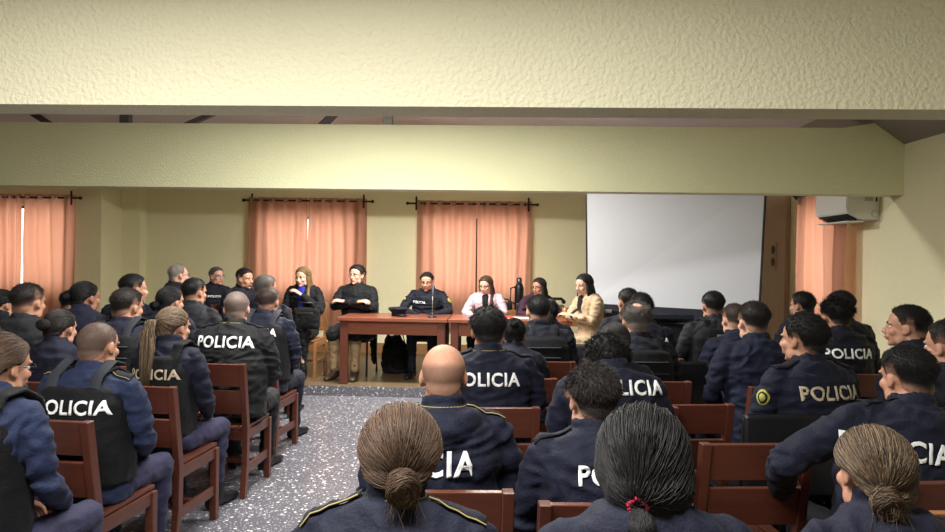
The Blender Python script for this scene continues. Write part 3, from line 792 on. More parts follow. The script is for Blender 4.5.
# roof: shallow gable with a grey concrete strip by the right wall
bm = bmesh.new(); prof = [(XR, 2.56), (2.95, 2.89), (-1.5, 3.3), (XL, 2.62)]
def roof(name, pr, m, th=.12):
    bm = bmesh.new(); 
    for (xa, za), (xb, zb) in zip(pr, pr[1:]):
        v = [bm.verts.new(q) for q in ((xa, YB, za), (xb, YB, zb), (xb, YF+.2, zb), (xa, YF+.2, za), (xa, YB, za+th), (xb, YB, zb+th), (xb, YF+.2, zb+th), (xa, YF+.2, za+th))]
        for f in ((0, 1, 2, 3), (7, 6, 5, 4), (0, 4, 5, 1), (1, 5, 6, 2), (2, 6, 7, 3), (3, 7, 4, 0)): bm.faces.new([v[i] for i in f])
    return struct(mk(name, bm, m, None, False))
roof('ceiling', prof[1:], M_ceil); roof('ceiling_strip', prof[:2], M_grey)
def beam(name, y0, y1, zb, ztop, m, poly=None, zl=None):
    bm = bmesh.new(); zl = zb if zl is None else zl
    pl = [(XR, zb), (XR, 2.555), (3.19, 2.74), (2.9, ztop), (XL, ztop if ztop < 2.7 else 2.70), (XL, zl)]
    a = [bm.verts.new((x, y0, z)) for x, z in pl]; b = [bm.verts.new((x, y1, z)) for x, z in pl]
    bm.faces.new(a); bm.faces.new(b[::-1])
    for i in range(len(pl)): bm.faces.new((a[i], b[i], b[(i+1) % 6], a[(i+1) % 6]))
    bmesh.ops.recalc_face_normals(bm, faces=bm.faces); return struct(mk(name, bm, m, None, False))
beam('trim_5', 2.83, 3.03, 1.52+153*2.83/FPX, 2.86, M_beam)
beam('trim_6', 6.0, 6.2, P(500, 190.5, 6.0).z, P(500, 125.5, 6.0).z, M_beam2)
beam('trim_7', 8.5, 8.7, 2.5, 2.75, M_wall, zl=2.52)
def rafter(name, a, b, wdt, h):
    a, b = V(a), V(b); d = (b-a).normalized(); x = d.cross(V((0, 0, 1))).normalized(); bm = bmesh.new()
    rings(bm, [(a, x*wdt*.7, V((0, 0, h*.7))), (b, x*wdt*.7, V((0, 0, h*.7)))], 4); bmesh.ops.rotate(bm, verts=[], cent=(0, 0, 0), matrix=Matrix.Identity(3))
    return struct(mk(name, bm, M_raft, None, False))
for k, (a, b, wd) in enumerate((((24, 108), (56, 128), .10), ((226, 108), (180, 128), .10), ((340, 108), (320, 128), .10))):
    rafter('trim_%d' % (8+k), P(a[0], a[1], 7.0), P(b[0], b[1], 6.55), wd, .05)
for k, x in enumerate((126, 388)):
    p = P(x, 117, 6.7); sbox('trim_%d' % (11+k), p.x-.045, p.x+.045, p.y-.04, p.y+.04, p.z-.1, 3.3, M_raft)
# brown door on the right wall with its socket plate, projector screen
d = struct(box('door_1', (XR-.03, 8.85, 1.33), (.06, 1.15, 2.4), M_door))
for z_, nm in ((1, 'a'),):
    p = P(771.5, 256, 8.6); t = empty('socket_plate', (XR-.06, p.y, p.z)); tag(t, 'beige double socket plate on brown panel right of screen', 'socket')
    box('plate', (-.006, 0, 0), (.012, .16, .34), MATS['brown_door'], t)
    for s in (-1, 1):
        bm = bmesh.new(); ell(bm, (-.014, 0, s*.075), (.012, .055, .055)); mk('outlet', bm, M_black, t)
def screen():
    a, b = P(588, 303, 8.25), P(758, 312.5, 7.25); a2 = P(587, 180, 8.15); b2 = P(765, 182, 7.2)
    t = empty('projection_screen', (0, 0, 0)); tag(t, 'large white projection screen hanging behind the panel table', 'screen')
    nrm = (b-a).cross(a2-a).normalized()
    def quad(name, q, th, m, off=0):
        bm = bmesh.new(); v = [bm.verts.new(p+nrm*off) for p in q]; f = bm.faces.new(v); r = bmesh.ops.extrude_face_region(bm, geom=[f])
        for e in r['geom']:
            if isinstance(e, bmesh.types.BMVert): e.co += nrm*th
        bmesh.ops.recalc_face_normals(bm, faces=bm.faces); return mk(name, bm, m, t, False)
    if nrm.y > 0: nrm = -nrm
    quad('screen_cloth', [a, b, b2, a2], -.006, M_screen)
    e = (b-a).normalized(); up = (a2-a).normalized(); w_ = .022
    quad('border', [a-e*w_-up*.16, b+e*w_-up*.16, b+e*w_, a-e*w_], -.008, M_screenb, .001)
    quad('border', [b, b+e*w_, b2+e*w_, b2], -.008, M_black, .001); quad('border', [a-e*w_, a, a2, a2-e*w_], -.008, M_black, .001)
    bm = bmesh.new(); tube(bm, [a2+up*.04-e*.05, b2+up*.04+e*.05], .04, 12); mk('roller_case', bm, M_white, t)
    bm = bmesh.new(); tube(bm, [a-up*.17-e*.03, b-up*.17+e*.03], .018, 10); mk('bottom_bar', bm, M_black, t)
screen()
# air conditioner
p0 = P(879, 205, 6.34); t = empty('air_conditioner', (XR, 6.36, 0)); tag(t, 'white wall air conditioner high on the right wall', 'air conditioner')
z0 = P(860, 219, 6.34).z; z1 = z0+.3
bm = bmesh.new(); pr = [(0, z0), (-.17, z0), (-.285, z0+.055), (-.30, z0+.11), (-.29, z1-.02), (-.26, z1), (0, z1)]
a = [bm.verts.new((x, 0, z)) for x, z in pr]; b = [bm.verts.new((x, .62, z)) for x, z in pr]; bm.faces.new(a); bm.faces.new(b[::-1])
for i in range(len(pr)): bm.faces.new((a[i], b[i], b[(i+1) % len(pr)], a[(i+1) % len(pr)]))
bmesh.ops.recalc_face_normals(bm, faces=bm.faces); bmesh.ops.bevel(bm, geom=list(bm.edges), offset=.008, segments=2, affect='EDGES'); mk('body', bm, M_white, t, False)
M_ = Matrix.Translation((-.23, .31, z0+.022)) @ Matrix.Rotation(.44, 4, 'Y')
box('air_outlet', (0, 0, 0), (.10, .54, .02), M_black, t, .002, M_)
for k in range(4): box('louver', (0, -.2+.13*k, 0), (.08, .012, .026), VSTRAP, t, .001, M_)
box('flap', (-.2, .31, z0-.02), (.16, .56, .012), M_white, t, .002, None)
box('end_label', (-.10, -.003, z0+.2), (.075, .006, .07), M_base if False else mat('grey_label', (170, 170, 168)), t, .001)
box('end_slot', (-.035, -.003, z0+.2), (.012, .006, .08), M_screenb, t, .001)
bm = bmesh.new(); 
for i in range(16): tube(bm, [(-.045+.03*math.cos(x), -.002, z0+.05+.03*math.sin(x)) for x in (6.283*i/16, 6.283*(i+1)/16)], .0025, 5, round_=False)
mk('screw_cover', bm, mat('grey_label', (170, 170, 168)), t)
# curtains
def curtain(a, b, ztop, zbot, label, n=6, seed=1, grom=4):
    """a, b: ends (x,y) in plan"""
    a, b = V((a[0], a[1], 0)), V((b[0], b[1], 0)); d = b-a; L = d.length; d.normalize(); nn = V((d.y, -d.x, 0))
    t = empty('curtain', (a+b)/2); tag(t, label, 'curtain', 'salmon eyelet curtains'); o0 = (a+b)/2
    rnd = random.Random(seed); bm = bmesh.new(); NX, NZ = 90, 30; ph = rnd.uniform(0, 6); rows = []
    for j in range(NZ+1):
        z = ztop+(zbot-ztop)*j/NZ; row = []
        for i in range(NX+1):
            u = i/NX; amp = .03*(1-.25*j/NZ)
            w_ = amp*math.sin(u*n*2*math.pi+ph+.5*math.sin(j*.12+u*5))+.008*math.sin(u*23+j*.15)+.012*noise.noise(V((u*4, j*.12, seed)))
            flare = 1+.05*(j/NZ)*math.sin(seed)
            row.append(bm.verts.new(a-o0+d*(L*(.5+(u-.5)*flare))+nn*w_+V((0, 0, z))))
        rows.append(row)
    for j in range(NZ):
        for i in range(NX): bm.faces.new((rows[j][i], rows[j+1][i], rows[j+1][i+1], rows[j][i+1]))
    mk('cloth', bm, M_curt, t)
    for k in range(grom):
        u = (k+.5)/grom; c = a-o0+d*L*u+nn*.034+V((0, 0, ztop-.045)); bm = bmesh.new()
        for i in range(12):
            tube(bm, [c+d*.026*math.cos(x)+V((0, 0, .026*math.sin(x)))-nn*.0 for x in (6.283*i/12, 6.283*(i+1)/12)], .008, 6, round_=False)
        mk('eyelet', bm, M_chrome, t)
    return t
def rod(a, b, label, fin=True):
    a, b = V(a), V(b); t = empty('curtain_rod', (0, 0, 0)); tag(t, label, 'curtain rod', 'dark iron curtain rods'); d = (b-a).normalized(); n_ = V((-d.y, d.x, 0))
    bm = bmesh.new(); tube(bm, [a, b], .014, 10); mk('rod', bm, M_metal, t)
    for p, s in ((a, 1), (b, -1)):
        q = p+d*s*.13; bm = bmesh.new(); tube(bm, [q-V((0, 0, .09)), q+V((0, 0, .09))], .014, 8); tube(bm, [q, q+n_*.09], .012, 8); mk('bracket', bm, M_metal, t)
        bm = bmesh.new(); ell(bm, p, (.025, .025, .025), None, 12); mk('finial', bm, M_metal, t)
YC = 10.08
def cx(x, Y=YC): return P(x, 240, Y).x
zr = P(308, 200.8, YC).z; rod((cx(243), YC, zr), (cx(372), YC, zr), 'dark iron curtain rod above the curtains left of the seated blonde woman')
curtain((cx(249), YC), (cx(307.4), YC), zr+.045, .50, 'salmon curtain, left half of the pair behind the woman in blue', 5, 1)
curtain((cx(308.2), YC), (cx(366), YC), zr+.045, .52, 'salmon curtain, right half of the pair behind the woman in blue', 5, 2)
zr = P(471, 204, YC).z; rod((cx(407), YC, zr), (cx(537), YC, zr), 'dark iron curtain rod above the police chief and pink blazer')
curtain((cx(417), YC), (cx(476), YC), zr+.045, .5, 'salmon curtain right behind the uniformed man at the table', 5, 3)
curtain((cx(477), YC), (cx(531), YC), zr+.045, .5, 'salmon curtain behind the woman in the pink blazer', 5, 4)
zr = P(40, 197.5, 9.38).z; rod((-7.25, 9.38, zr), (cx(80, 9.38), 9.38, zr), 'dark iron curtain rod at the far left window')
curtain((-7.2, 9.38), (cx(21, 9.38), 9.38), zr+.045, .5, 'salmon curtain cut by the left edge of the photo', 4, 5, 3)
curtain((cx(22, 9.38), 9.38), (cx(74, 9.38), 9.38), zr+.045, .5, 'salmon curtain beside the pale pier on the left', 4, 6)
XC = XR-.14; pa = P(838, 230, XC/((838-500)/FPX)).y; pb = P(793, 230, XC/((793-500)/FPX)).y
zr = 2.27; rod((XC, pa-.12, zr), (XC, pb+.1, zr), 'dark iron curtain rod on the right wall by air conditioner')
curtain((XC, pb), (XC, pa), zr+.045, .5, 'salmon curtain on the right wall next to the air conditioner', 5, 8)

# ------------------------------------------------------------------ panel tables
ZT = DZ+.75
def desk(name, x0, x1, y0, y1, label, legs=True):
    t = empty(name, ((x0+x1)/2, (y0+y1)/2, DZ)); tag(t, label, 'table', 'panel tables'); w_, dp = x1-x0, y1-y0
    box('tabletop', (0, 0, .73), (w_, dp, .04), M_desk, t, .005)
    for sx in (-1, 1):
        for sy in (-1, 1): box('leg', (sx*(w_/2-.07), sy*(dp/2-.06), .355), (.085, .075, .71), M_wood, t, .004)
        box('apron', (sx*(w_/2-.07), 0, .64), (.025, dp-.2, .14), M_desk, t)
    for sy in (-1, 1): box('apron', (0, sy*(dp/2-.06), .635), (w_-.2, .025, .15), M_desk, t)
    return t
xa, xb, xc = P(338, 320, 7.62).x, P(448, 320, 7.62).x, P(572, 320, 7.62).x
desk('desk', xa, xb-.004, 7.58, 8.3, 'red-brown wooden panel table in front of the uniformed man')
desk('desk', xb+.004, xc, 7.58, 8.3, 'red-brown wooden panel table in front of the pink blazer woman')
# small side table behind with thermos, mug, bag
t = empty('side_table', (P(540, 300, 9.3).x, 9.45, DZ)); tag(t, 'low brown side table behind the panel, holding a thermos', 'table')
box('tabletop', (0, 0, .72), (1.25, .45, .04), M_orange, t); 
box('drawer_front', (0, -.21, .62), (1.2, .02, .16), M_orange, t)
for sx in (-1, 1):
    for sy in (-1, 1): box('leg', (sx*.58, sy*.18, .35), (.05, .05, .7), M_orange, t)
zs = DZ+.74
def lathe(bm, pr, n=20, c=(0, 0, 0)):
    rings(bm, [(V(c)+V((0, 0, z)), V((r, 0, 0)), V((0, r, 0))) for r, z in pr], n)
q = P(519, 300, 9.4); t = empty('thermos', (q.x, 9.4, zs)); tag(t, 'black thermos flask standing on the side table by curtain', 'thermos')
bm = bmesh.new(); lathe(bm, [(.058, 0), (.062, .01), (.062, .3), (.05, .34), (.04, .355)]); mk('body', bm, M_black, t)
bm = bmesh.new(); lathe(bm, [(.034, .35), (.038, .36), (.036, .43), (.02, .44)]); mk('lid', bm, mat('dark_steel', (90, 92, 96), rough=.3, metal=.8), t)
bm = bmesh.new(); tube(bm, [(-.06, 0, .31), (-.115, 0, .29), (-.12, 0, .12), (-.06, 0, .08)], .012, 8); mk('handle', bm, M_black, t)
q = P(505, 300, 9.4); t = empty('camera_case', (q.x, 9.42, zs)); tag(t, 'small black equipment case left of the thermos', 'case')
bm = bmesh.new(); addbox(bm, (0, 0, .05), (.2, .14, .1), None, .02); mk('body', bm, M_black, t); bm = bmesh.new(); tube(bm, [(-.06, 0, .1), (-.04, 0, .14), (.04, 0, .14), (.06, 0, .1)], .01, 8); mk('handle', bm, M_black, t)
q = P(556, 300, 9.3); t = empty('desk_telephone', (q.x, 9.4, zs)); tag(t, 'black handset telephone between the two far right women', 'telephone')
bm = bmesh.new(); addbox(bm, (0, 0, .04), (.24, .2, .07), None, .015); mk('base', bm, mat('grey_plastic', (96, 90, 84)), t); bm = bmesh.new(); tube(bm, [(-.11, -.02, .12), (-.08, -.02, .16), (.08, -.02, .16), (.11, -.02, .12)], [.03, .02, .02, .03], 10); mk('handset', bm, M_black, t)
q = P(566, 317, 8.0); t = empty('drinking_mug', (q.x, 8.05, ZT)); tag(t, 'amber brown mug on table beside the beige coat', 'mug')
bm = bmesh.new(); lathe(bm, [(.036, 0), (.042, .02), (.045, .12), (.04, .122), (.036, .03)]); mk('cup', bm, mat('amber_clay', (150, 92, 50), rough=.3), t)
bm = bmesh.new(); tube(bm, [(.042, 0, .09), (.072, 0, .085), (.072, 0, .04), (.042, 0, .03)], .006, 8); mk('handle', bm, MATS['amber_clay'], t)
# cap, microphone, papers, backpack
q = P(399, 309, 7.95); t = empty('uniform_cap', (q.x, 7.9, ZT)); t.scale = (.8, .8, .85); tag(t, 'dark navy uniform cap lying on the panel table', 'cap')
bm = bmesh.new(); rings(bm, [(V((0, .01, 0)), V((.10, 0, 0)), V((0, .10, 0))), (V((0, .01, .06)), V((.105, 0, 0)), V((0, .105, 0))), (V((0, .0, .10)), V((.15, 0, 0)), V((0, .14, 0))), (V((.0, .0, .115)), V((.13, 0, 0)), V((0, .12, 0)))], 22); me = remesh(bm, .008, 3); wrinkle(me, .008, 3, 10); mko('crown', me, NAVY2, t)
bm = bmesh.new(); ell(bm, (.07, -.10, .02), (.08, .06, .012)); mk('visor', bm, M_black, t)
q = P(432, 318, 7.75); t = empty('microphone', (q.x, 7.78, ZT)); tag(t, 'thin table microphone stand in front of the uniformed man', 'microphone')
bm = bmesh.new(); lathe(bm, [(.05, 0), (.05, .012), (.02, .022)]); mk('base', bm, M_black, t); bm = bmesh.new(); tube(bm, [(0, 0, .015), (0, 0, .22), (0, .03, .27)], .007, 8); mk('stand', bm, M_chrome, t)
bm = bmesh.new(); tube(bm, [(0, .02, .25), (0, .07, .34)], [.014, .02], 10); mk('head', bm, M_screenb, t)
for k, (x, y_, c, lb, rz_) in enumerate(((500, 317.5, (214, 60, 54), 'red folder lying on the table by the pink blazer', .2), (517, 317, (228, 228, 230), 'white paper sheets on the table beside red folder', -.15))):
    q = P(x, y_, 7.95); o = box('folder' if k == 0 else 'paper_sheet', (0, 0, 0), (.3, .21, .012 if k == 0 else .006), mat('paper_%d' % k, c), None, .001); o.location = (q.x, 7.9, ZT+(.007 if k == 0 else .004)); o.rotation_euler.z = rz_; tag(o, lb, 'folder' if k == 0 else 'paper')
q = P(396, 370, 8.45); t = empty('backpack', (q.x, 8.5, DZ), .3); tag(t, 'black backpack slumped on the floor under the table', 'backpack')
bm = bmesh.new(); rings(bm, [(V((0, 0, .01)), V((.17, 0, 0)), V((0, .13, 0))), (V((0, 0, .12)), V((.19, 0, 0)), V((0, .15, 0))), (V((-.02, 0, .3)), V((.15, 0, 0)), V((0, .12, 0))), (V((-.05, 0, .45)), V((.09, 0, 0)), V((0, .07, 0)))], 18, p=.8); me = remesh(bm, .014, 2); wrinkle(me, .02, 4, 7); mko('bag', me, BLACKC, t)
bm = bmesh.new(); ell(bm, (.02, -.13, .14), (.12, .05, .1)); mk('front_pocket', bm, VEST, t)
for s in (-1, 1):
    bm = bmesh.new(); tube(bm, [(-.05+s*.05, -.05, .42), (-.05+s*.09, -.12, .52), (-.0+s*.1, -.14, .3), (s*.12, -.1, .12)], .016, 8, flat=.5); mk('strap', bm, VEST, t)
# dark equipment behind the right of the panel
q = P(640, 330, 6.9)
t = empty('equipment_trolley', (P(672, 320, 7.5).x, 7.75, 0)); tag(t, 'dark low equipment desk standing under the projection screen', 'desk')
box('top', (0, 0, .93), (1.4, .3, .05), M_screenb, t); box('panel', (0, .05, .46), (1.35, .03, .9), M_screenb, t)
q = P(606, 315, 7.65); o = box('power_adapter', (0, 0, 0), (.07, .05, .035), M_white, None, .01); o.location = (q.x+.03, 7.68, .975); tag(o, 'tiny white plug box on dark desk beneath screen', 'adapter')

# ================================================================== PEOPLE
LB = -4
g1 = 'officers seated in the left block'; g2 = 'officers seated in the right block'; g3 = 'people seated at the panel'; g4 = 'people seated along the far wall'
# ---- left block
person('dark haired person at left edge, only a sliver of face showing', -13, 322, 3.1, LB, -42, hair='short', top=NAVY, group=g1)
person('woman with low brown bun and glasses, blue sleeves, bottom left', 2, 334, 2.35, LB, -15, -6, lean=8, g='f', hair='lowbun', hc='brown', glasses=1, top=BLUE, vest=1, legs=LILAC, near=1, sk=1, group=g1, hopt=dict(wisps=25, hi=.15), face=1)
person('officer with shaved grey head in POLICIA vest, lower left', 99, 321, 3.05, LB, -5, -4, lean=5, hair='shaved', hc='shaved', top=BLUE, vest=2, text='POLICIA', tsize=.09, tz=.91, tx=.03, near=1, sk=1, legs=LILAC, group=g1, wide=1.05, epau=2)
person('woman with dark bun in blue jacket behind the shaved officer', 61, 309, 3.85, LB, -5, -3, lean=5, g='f', hair='bun', hc='dark', top=NAVY, sk=1, group=g1)
person('person with dark hair at left edge before the salmon curtain', 3, 289, 5.0, LB, -23, g='f', lean=3, hair='bun', hc='black', hopt=dict(bunr=.02), top=NAVY2, sk=1, group=g1)
person('man with two-tone fade haircut in charcoal jacket, far left', 29, 283, 4.3, LB, -5, lean=2, hair='short', hc='dark', top=GREYJ, sk=1, group=g1, hopt=dict(t=.011, edge=.8), wide=1.1)
person('woman with pearl earring and dark bun near the left pier', 86, 281, 4.95, LB, -20, lean=4, g='f', hair='bun', hc='black', hopt=dict(tie=(-.2, -.85, .0)), top=NAVY, sk=2, group=g1)
person('officer mostly hidden beside curtain, white letters on shoulder', 73, 290, 5.9, LB, -27, lean=4, hair='short', hc='black', top=NAVY2, text='POLICIA', group=g1, tx=-.06)
person('man in dark jacket, tallest head before the pier', 134, 274, 5.75, LB, -35, lean=3, hair='short', hc='black', top=NAVY2, sk=1, group=g1)
person('officer in grey vest with short dark hair behind blonde ponytail', 128, 288, 4.4, LB, -17, -4, lean=5, hair='short', hc='dark', top=NAVY, vest=2, sk=1, group=g1)
person('woman with long blonde ponytail in POLICIA vest', 174, 307, 3.8, LB, -19, -2, lean=5, g='f', hair='tail', hc='ash', hopt=dict(tw=[.012, .03, .042, .045, .036, .015], hi=.55, hif=3.2, streak=.35, wave=.008, tie=(-.1, -.86, .3), tail=[(-.01, -.03, .0), (.0, -.06, -.07), (.035, -.085, -.16), (.06, -.115, -.29), (.07, -.12, -.41)]), top=NAVY, vest=1, text='POLICIA', tsize=.078, tz=.90, tmat=M_tan, sk=1, near=1, group=g1, strands=1500, legs=LILAC)
person('woman with sleek dark bun behind the blonde ponytail', 171, 286, 5.1, LB, -21, lean=4, g='f', hair='bun', hc='black', top=NAVY2, sk=1, group=g1, hopt=dict(tie=(-.1, -.9, -.25)))
person('man with flat-topped black hair in dark jacket', 195, 278, 5.85, LB, -23, lean=3, hair='short', hc='black', top=GREYJ, sk=1, group=g1)
person('broad officer with clipped grey hair and white POLICIA jacket', 237, 291, 4.6, -1, 12, -4, lean=7, hair='shaved', hc='grey', hopt=dict(t=.008, hi=.2), top=BLACKC, text='POLICIA', tsize=.105, tz=.95, sk=0, near=1, group=g1, wide=1.12, fat=1.12, legs=BLACKC, pipe=1, epau=1)
person('officer with dark crew cut in vest, front of the aisle', 269, 287, 5.45, LB, -1, -3, lean=6, hair='crew', hc='black', top=NAVY, vest=2, text='POLICIA', tsize=.085, tz=.93, sk=1, near=1, group=g1, legs=NAVY)
person('grey-haired officer behind the crew cut officer, patch on sleeve', 266, 275, 6.3, LB, -27, lean=3, hair='short', hc='grey', top=NAVY2, sk=1, group=g1)
# ---- along the far wall
kw = dict(z0=DZ, group=g4)
person('white-haired man with glasses against the bare wall', 179, 264, 7.6, -60, 14, lean=2, hair='recede', hc='white', glasses=1, face=1, top=BLACKC, sk=3, **kw)
person('grey-haired man with glasses and white chest lettering', 217, 267, 8.6, -120, -2, hp=4, lean=3, hair='short', hc='grey', glasses=2, face=1, top=NAVY2, sk=3, chest=1, **kw)
person('dark-haired man leaning beside the curtain, looking right', 245, 268, 7.75, -125, 12, hp=-4, lean=5, hair='short', hc='black', face=1, top=NAVY2, sk=1, **kw)
wr_, wU, wX, wA, ws = person('blonde woman in royal blue shirt and black blazer', 303, 267, 8.1, 178, -14, -6, lean=4, g='f', hair='long', hc='blond', face=1, top=BLACKC, inner=ROYAL, legs=BLACKC, sk=0, z0=DZ, ch=None, near=1, pose='lap', arms={-1: ((-.25, .12, .78), (-.03, .19, .97))}, group=g3, hopt=dict(hi=.3, fwd=.05, len=.3))
t = chair(V((wr_.location.x, wr_.location.y, DZ)), math.radians(178), 'light wooden chair under the blonde woman by the curtain', 'wooden audience chairs', True)
# bag in her lap
t = empty('handbag', (P(305, 311, 7.65).x, 7.72, DZ+.60)); tag(t, 'black handbag held on the lap of the blonde woman', 'handbag')
bm = bmesh.new(); addbox(bm, (0, 0, .12), (.3, .12, .24), None, .04); me = remesh(bm, .012, 2); wrinkle(me, .01, 8, 9); mko('bag', me, VEST, t)
bm = bmesh.new(); tube(bm, [(-.1, -.03, .22), (-.08, -.05, .3), (.08, -.05, .3), (.1, -.03, .22)], .01, 8); mk('handle', bm, M_black, t)
bm = bmesh.new(); addbox(bm, (0, -.065, .18), (.18, .006, .02), None, .002); mk('clasp', bm, M_chrome, t)
# ---- panel
pk = dict(z0=DZ, group=g3, near=1, face=1)
person('man in black coat and khaki trousers, arms crossed', 357, 265, 8.35, 174, -16, 2, lean=-4, hair='combed', hc='dark', glasses=1, top=BLACKC, legs=KHAKI, shoes=BROWNB, pose='crossed', coat=1, ch='black', sk=0, wide=1.0, fat=1.0, shirt=1, **pk)
person('uniformed man with clasped hands at the microphone', 427, 272, 8.4, 176, 0, -8, lean=8, hair='short', hc='black', glasses=2, top=NAVY2, pose='desk', patch=2, epau=1, chest=1, ch='black', sk=1, wide=1.05, fat=1.0, **pk)
person('smiling woman in pale pink blazer with glasses', 486, 276, 8.4, 172, -16, -12, lean=10, g='f', hair='long', hc='brown', glasses=2, top=PINK, inner=BLACKC, pose='desk', ch='black', sk=0, hopt=dict(fwd=.05, len=.28), wide=1.0, **pk)
person('long-haired woman in plum top and glasses at the panel', 539, 278, 8.5, 190, -50, -4, lean=6, g='f', hair='long', hc='dark', glasses=2, top=MAROON, pose='desk', ch='black', sk=1, hopt=dict(len=.3), **pk)
person('woman in beige trench coat turned left, long black hair', 584, 274, 7.5, 120, 8, -8, lean=8, side=0, g='f', hair='long', hc='black', top=BEIGE, legs=BEIGE, coat=2, pose='crossed', ch='black', sk=0, inner=BLACKC, hopt=dict(len=.34), wide=.95, **pk)
# ---- right block
RB = 6
person('bald officer in hooded navy jacket, centre foreground', 444, 342, 2.35, 4, 0, -2, lean=6, hair='bald', hc='shaved', top=NAVY, text='POLICIA', tsize=.115, tz=.90, tx=-.095, hood=1, pipe=1, epau=2, near=1, sk=1, group=g2, wide=1.05)
person('woman with messy brown bun, bottom centre foreground', 401, 410, 1.55, -2, 6, -12, lean=8, g='f', hair='lowbun', hc='brown', hopt=dict(bunr=.036, wisps=60, hi=.25, hif=1.6, puff=.014, streak=.35, t=.02, tie=(.12, -.86, -.42)), pipe=1, epau=2, near=1, sk=0, group=g2, strands=3800, collar=2, wide=1.2, top=NAVY)
person('officer with short curly top and full POLICIA lettering, centre', 488, 307, 3.5, 6, 0, -3, lean=6, hair='full', hc='black', top=NAVY, text='POLICIA', tsize=.09, tz=.94, tx=-.02, pipe=1, epau=1, near=1, sk=1, group=g2, wide=1.1)
person('woman with small ring bun behind the central POLICIA officer', 514, 318, 4.35, 4, -5, -8, lean=12, g='f', hair='bun', hc='black', hopt=dict(bunr=.03, tie=(0, -.8, .5)), top=NAVY2, group=g2)
person('officer in dark vest facing the women at the table', 538, 295, 4.95, 4, 6, -2, lean=4, hair='short', hc='black', top=NAVY2, vest=1, sk=0, group=g2, near=1, badge=0, wide=1.1)
person('woman with black ponytail just right of the vest officer', 549, 299, 5.8, 4, 0, -2, lean=4, g='f', hair='tail', hc='black', hopt=dict(tie=(0, -.9, -.15), tail=[(0, -.02, -.03), (0, -.03, -.09), (0, -.02, -.16)]), top=NAVY2, group=g2)
person('man with tousled grey-brown hair and POLICIA jacket, lower centre', 592, 366, 2.3, 3, 14, -4, lean=8, hair='full', hc='dark', hopt=dict(t=.018, L=.026, mess=.4, streak=.5, hi=.3, hif=2.2), top=NAVY, text='POLICIA', tsize=.09, tz=.935, tx=.08, near=1, sk=0, group=g2, epau=1, strands=5200)
person('woman with long black hair in crimson scrunchie, foreground', 643, 410, 1.52, 2, 0, -10, lean=8, g='f', hair='tail', hc='black', hopt=dict(tie=(-.28, -.8, -.66), drape=.02, line='fl', t=.017, scrunch=1, scr_r=.02, puff=.02, streak=.35, hi=.08, hif=1.7, tail=[(-.0, -.03, -.04), (0, -.04, -.1), (0, -.04, -.18)]), near=1, sk=1, group=g2, strands=4200, wide=1.2, top=NAVY, collar=0)
person('dark curly-haired person, letters CIA showing on jacket', 607, 338, 3.05, 2, 8, -14, lean=9, g='f', hair='curly', hc='black', top=NAVY, text='POLICIA', bow=.07, tsize=.085, tz=.995, near=1, group=g2, strands=2500, tx=.05, wide=1.15)
person('woman with glossy dark hair behind the curly head', 614, 322, 3.6, 4, 6, -5, lean=8, g='f', hair='bun', hc='dark', hopt=dict(hi=.12, hif=2.2, tie=(0, -.85, -.4)), top=NAVY2, group=g2)
person('man with thinning crown in dark navy jacket', 636, 302, 4.3, 5, 0, -10, lean=7, hair='crown', hc='grey', top=NAVY2, vest=1, sk=0, near=1, group=g2)
person('man with round dark woollen hair, IA on his back', 640, 293, 5.2, 5, 4, 0, lean=4, hair='full', hc='black', hopt=dict(line='f'), top=NAVY2, text='POLICIA', tz=.93, group=g2)
person('officer farthest forward below the screen, ear visible', 628, 288, 6.0, 5, 14, 0, lean=3, hair='short', hc='black', top=NAVY2, group=g2)
person('officer with framed reflective plate on his back', 713, 291, 5.6, 8, -4, -2, lean=4, hair='short', hc='black', top=GREYJ, vest=1, badge=1, sk=1, group=g2, near=1, wide=1.1)
person('man with cropped hair left of the navy sweater man', 734, 303, 4.9, 10, 0, -2, lean=4, hair='crew', hc='dark', top=SWEAT, sk=0, group=g2)
person('man in plain navy wool sweater with dark hair', 753, 302, 4.2, 10, 0, -2, lean=5, hair='short', hc='dark', hopt=dict(t=.016), top=SWEAT, sk=0, near=1, group=g2, wide=1.1)
person('officer with sleeve patch and tan POLICIA letters, turned left', 803, 314, 3.35, 18, 18, 0, lean=4, hair='full', hc='black', top=NAVY, text='POLICIA', tmat=M_tan, tsize=.088, tz=.94, patch=-1, epau=1, near=1, sk=1, group=g2, wide=1.1, ch=None, tx=.0)
person('person in dark scarf before the right curtain, facing left', 802, 292, 6.2, 12, 24, 0, lean=4, hair='full', hc='black', top=NAVY2, sk=1, group=g2, collar=2)
person('rearmost dark-haired man by the right wall', 840, 291, 5.45, 12, 10, 0, lean=3, hair='short', hc='black', hopt=dict(t=.016), top=NAVY2, sk=1, group=g2)
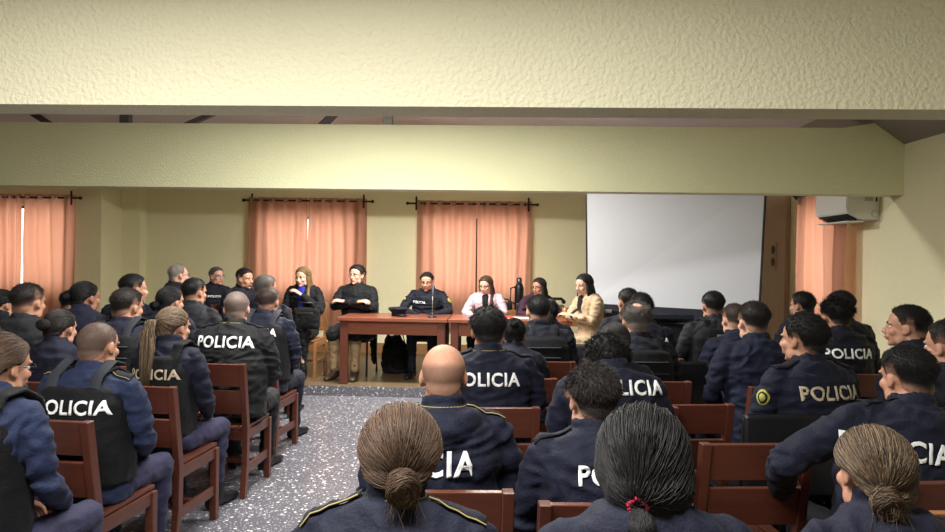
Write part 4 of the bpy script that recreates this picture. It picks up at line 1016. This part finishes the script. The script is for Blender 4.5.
person('dark-haired officer with white OLICIA letters near right wall', 836, 298, 4.7, 6, 0, -2, lean=4, hair='curly', hc='black', hopt=dict(t=.016, curl=.006), top=NAVY2, text='POLICIA', tsize=.088, tz=.94, sk=1, near=1, group=g2, tx=-.02, wide=1.05)
person('man in profile facing left against the right wall', 907, 305, 3.95, 30, 28, 2, lean=6, hair='short', hc='black', face=1, top=NAVY2, sk=1, near=1, group=g2)
person('man at right edge looking left, ear and cheek visible', 949, 320, 3.2, 15, 14, -2, lean=4, hair='short', hc='dark', face=1, top=NAVY2, sk=1, near=1, group=g2)
person('large man with raised elbow, IA lettering, right foreground', 907, 346, 2.6, 8, 6, -3, side=8, lean=7, hair='short', hc='black', hopt=dict(t=.013), top=NAVY, text='POLICIA', tsize=.10, tz=.91, hood=1, epau=1, near=1, sk=1, group=g2, wide=1.25, fat=1.1, vest=0, arms={-1: ((-.5, .0, .80), (-.34, .26, .66))}, tx=-.16, patch=0)
person('woman with streaked brown bun, bottom right foreground', 872, 428, 1.68, 6, 2, -6, lean=8, g='f', hair='lowbun', hc='ash', hopt=dict(hi=.3, hif=2.4, streak=.4, wisps=110, bunr=.034, t=.012, tie=(-.35, -.84, -.46), puff=.014), near=1, sk=1, group=g2, strands=3800, collar=2, wide=1.15, top=NAVY)
# ---- chairs standing without a seen sitter
def echair(px, ytop, Y, rz, label, orange=False, right=None):
    p = P(px, ytop, Y); r = math.radians(rz); o = Matrix.Rotation(r, 3, 'Z') @ V((0, .265, 0))
    chair(V((p.x+o.x, p.y+o.y, 0)), r, label, 'wooden audience chairs', orange)
echair(757, 441, 2.61, 6, 'empty red-brown wooden chair with slatted seat, right foreground')
echair(932, 505, 1.93, 6, 'warm orange wooden chair at bottom right corner', True)
echair(690, 404, 3.3, 8, 'empty red-brown chair beside a black chair leg, right of centre')
t = black_chair(V((P(592, 338, 5.5).x, 5.7, 0)), 0, 'black padded chair below the beige coat woman')
t = black_chair(V((P(672, 365, 4.6).x, 4.85, 0)), math.radians(5), 'black metal-framed chair with upright post right of centre')
t = black_chair(V((P(786, 405, 3.05).x, 3.3, 0)), math.radians(4), 'black padded chair of the officer with tan letters')
print('SCRIPT TIME', time.time()-T0)
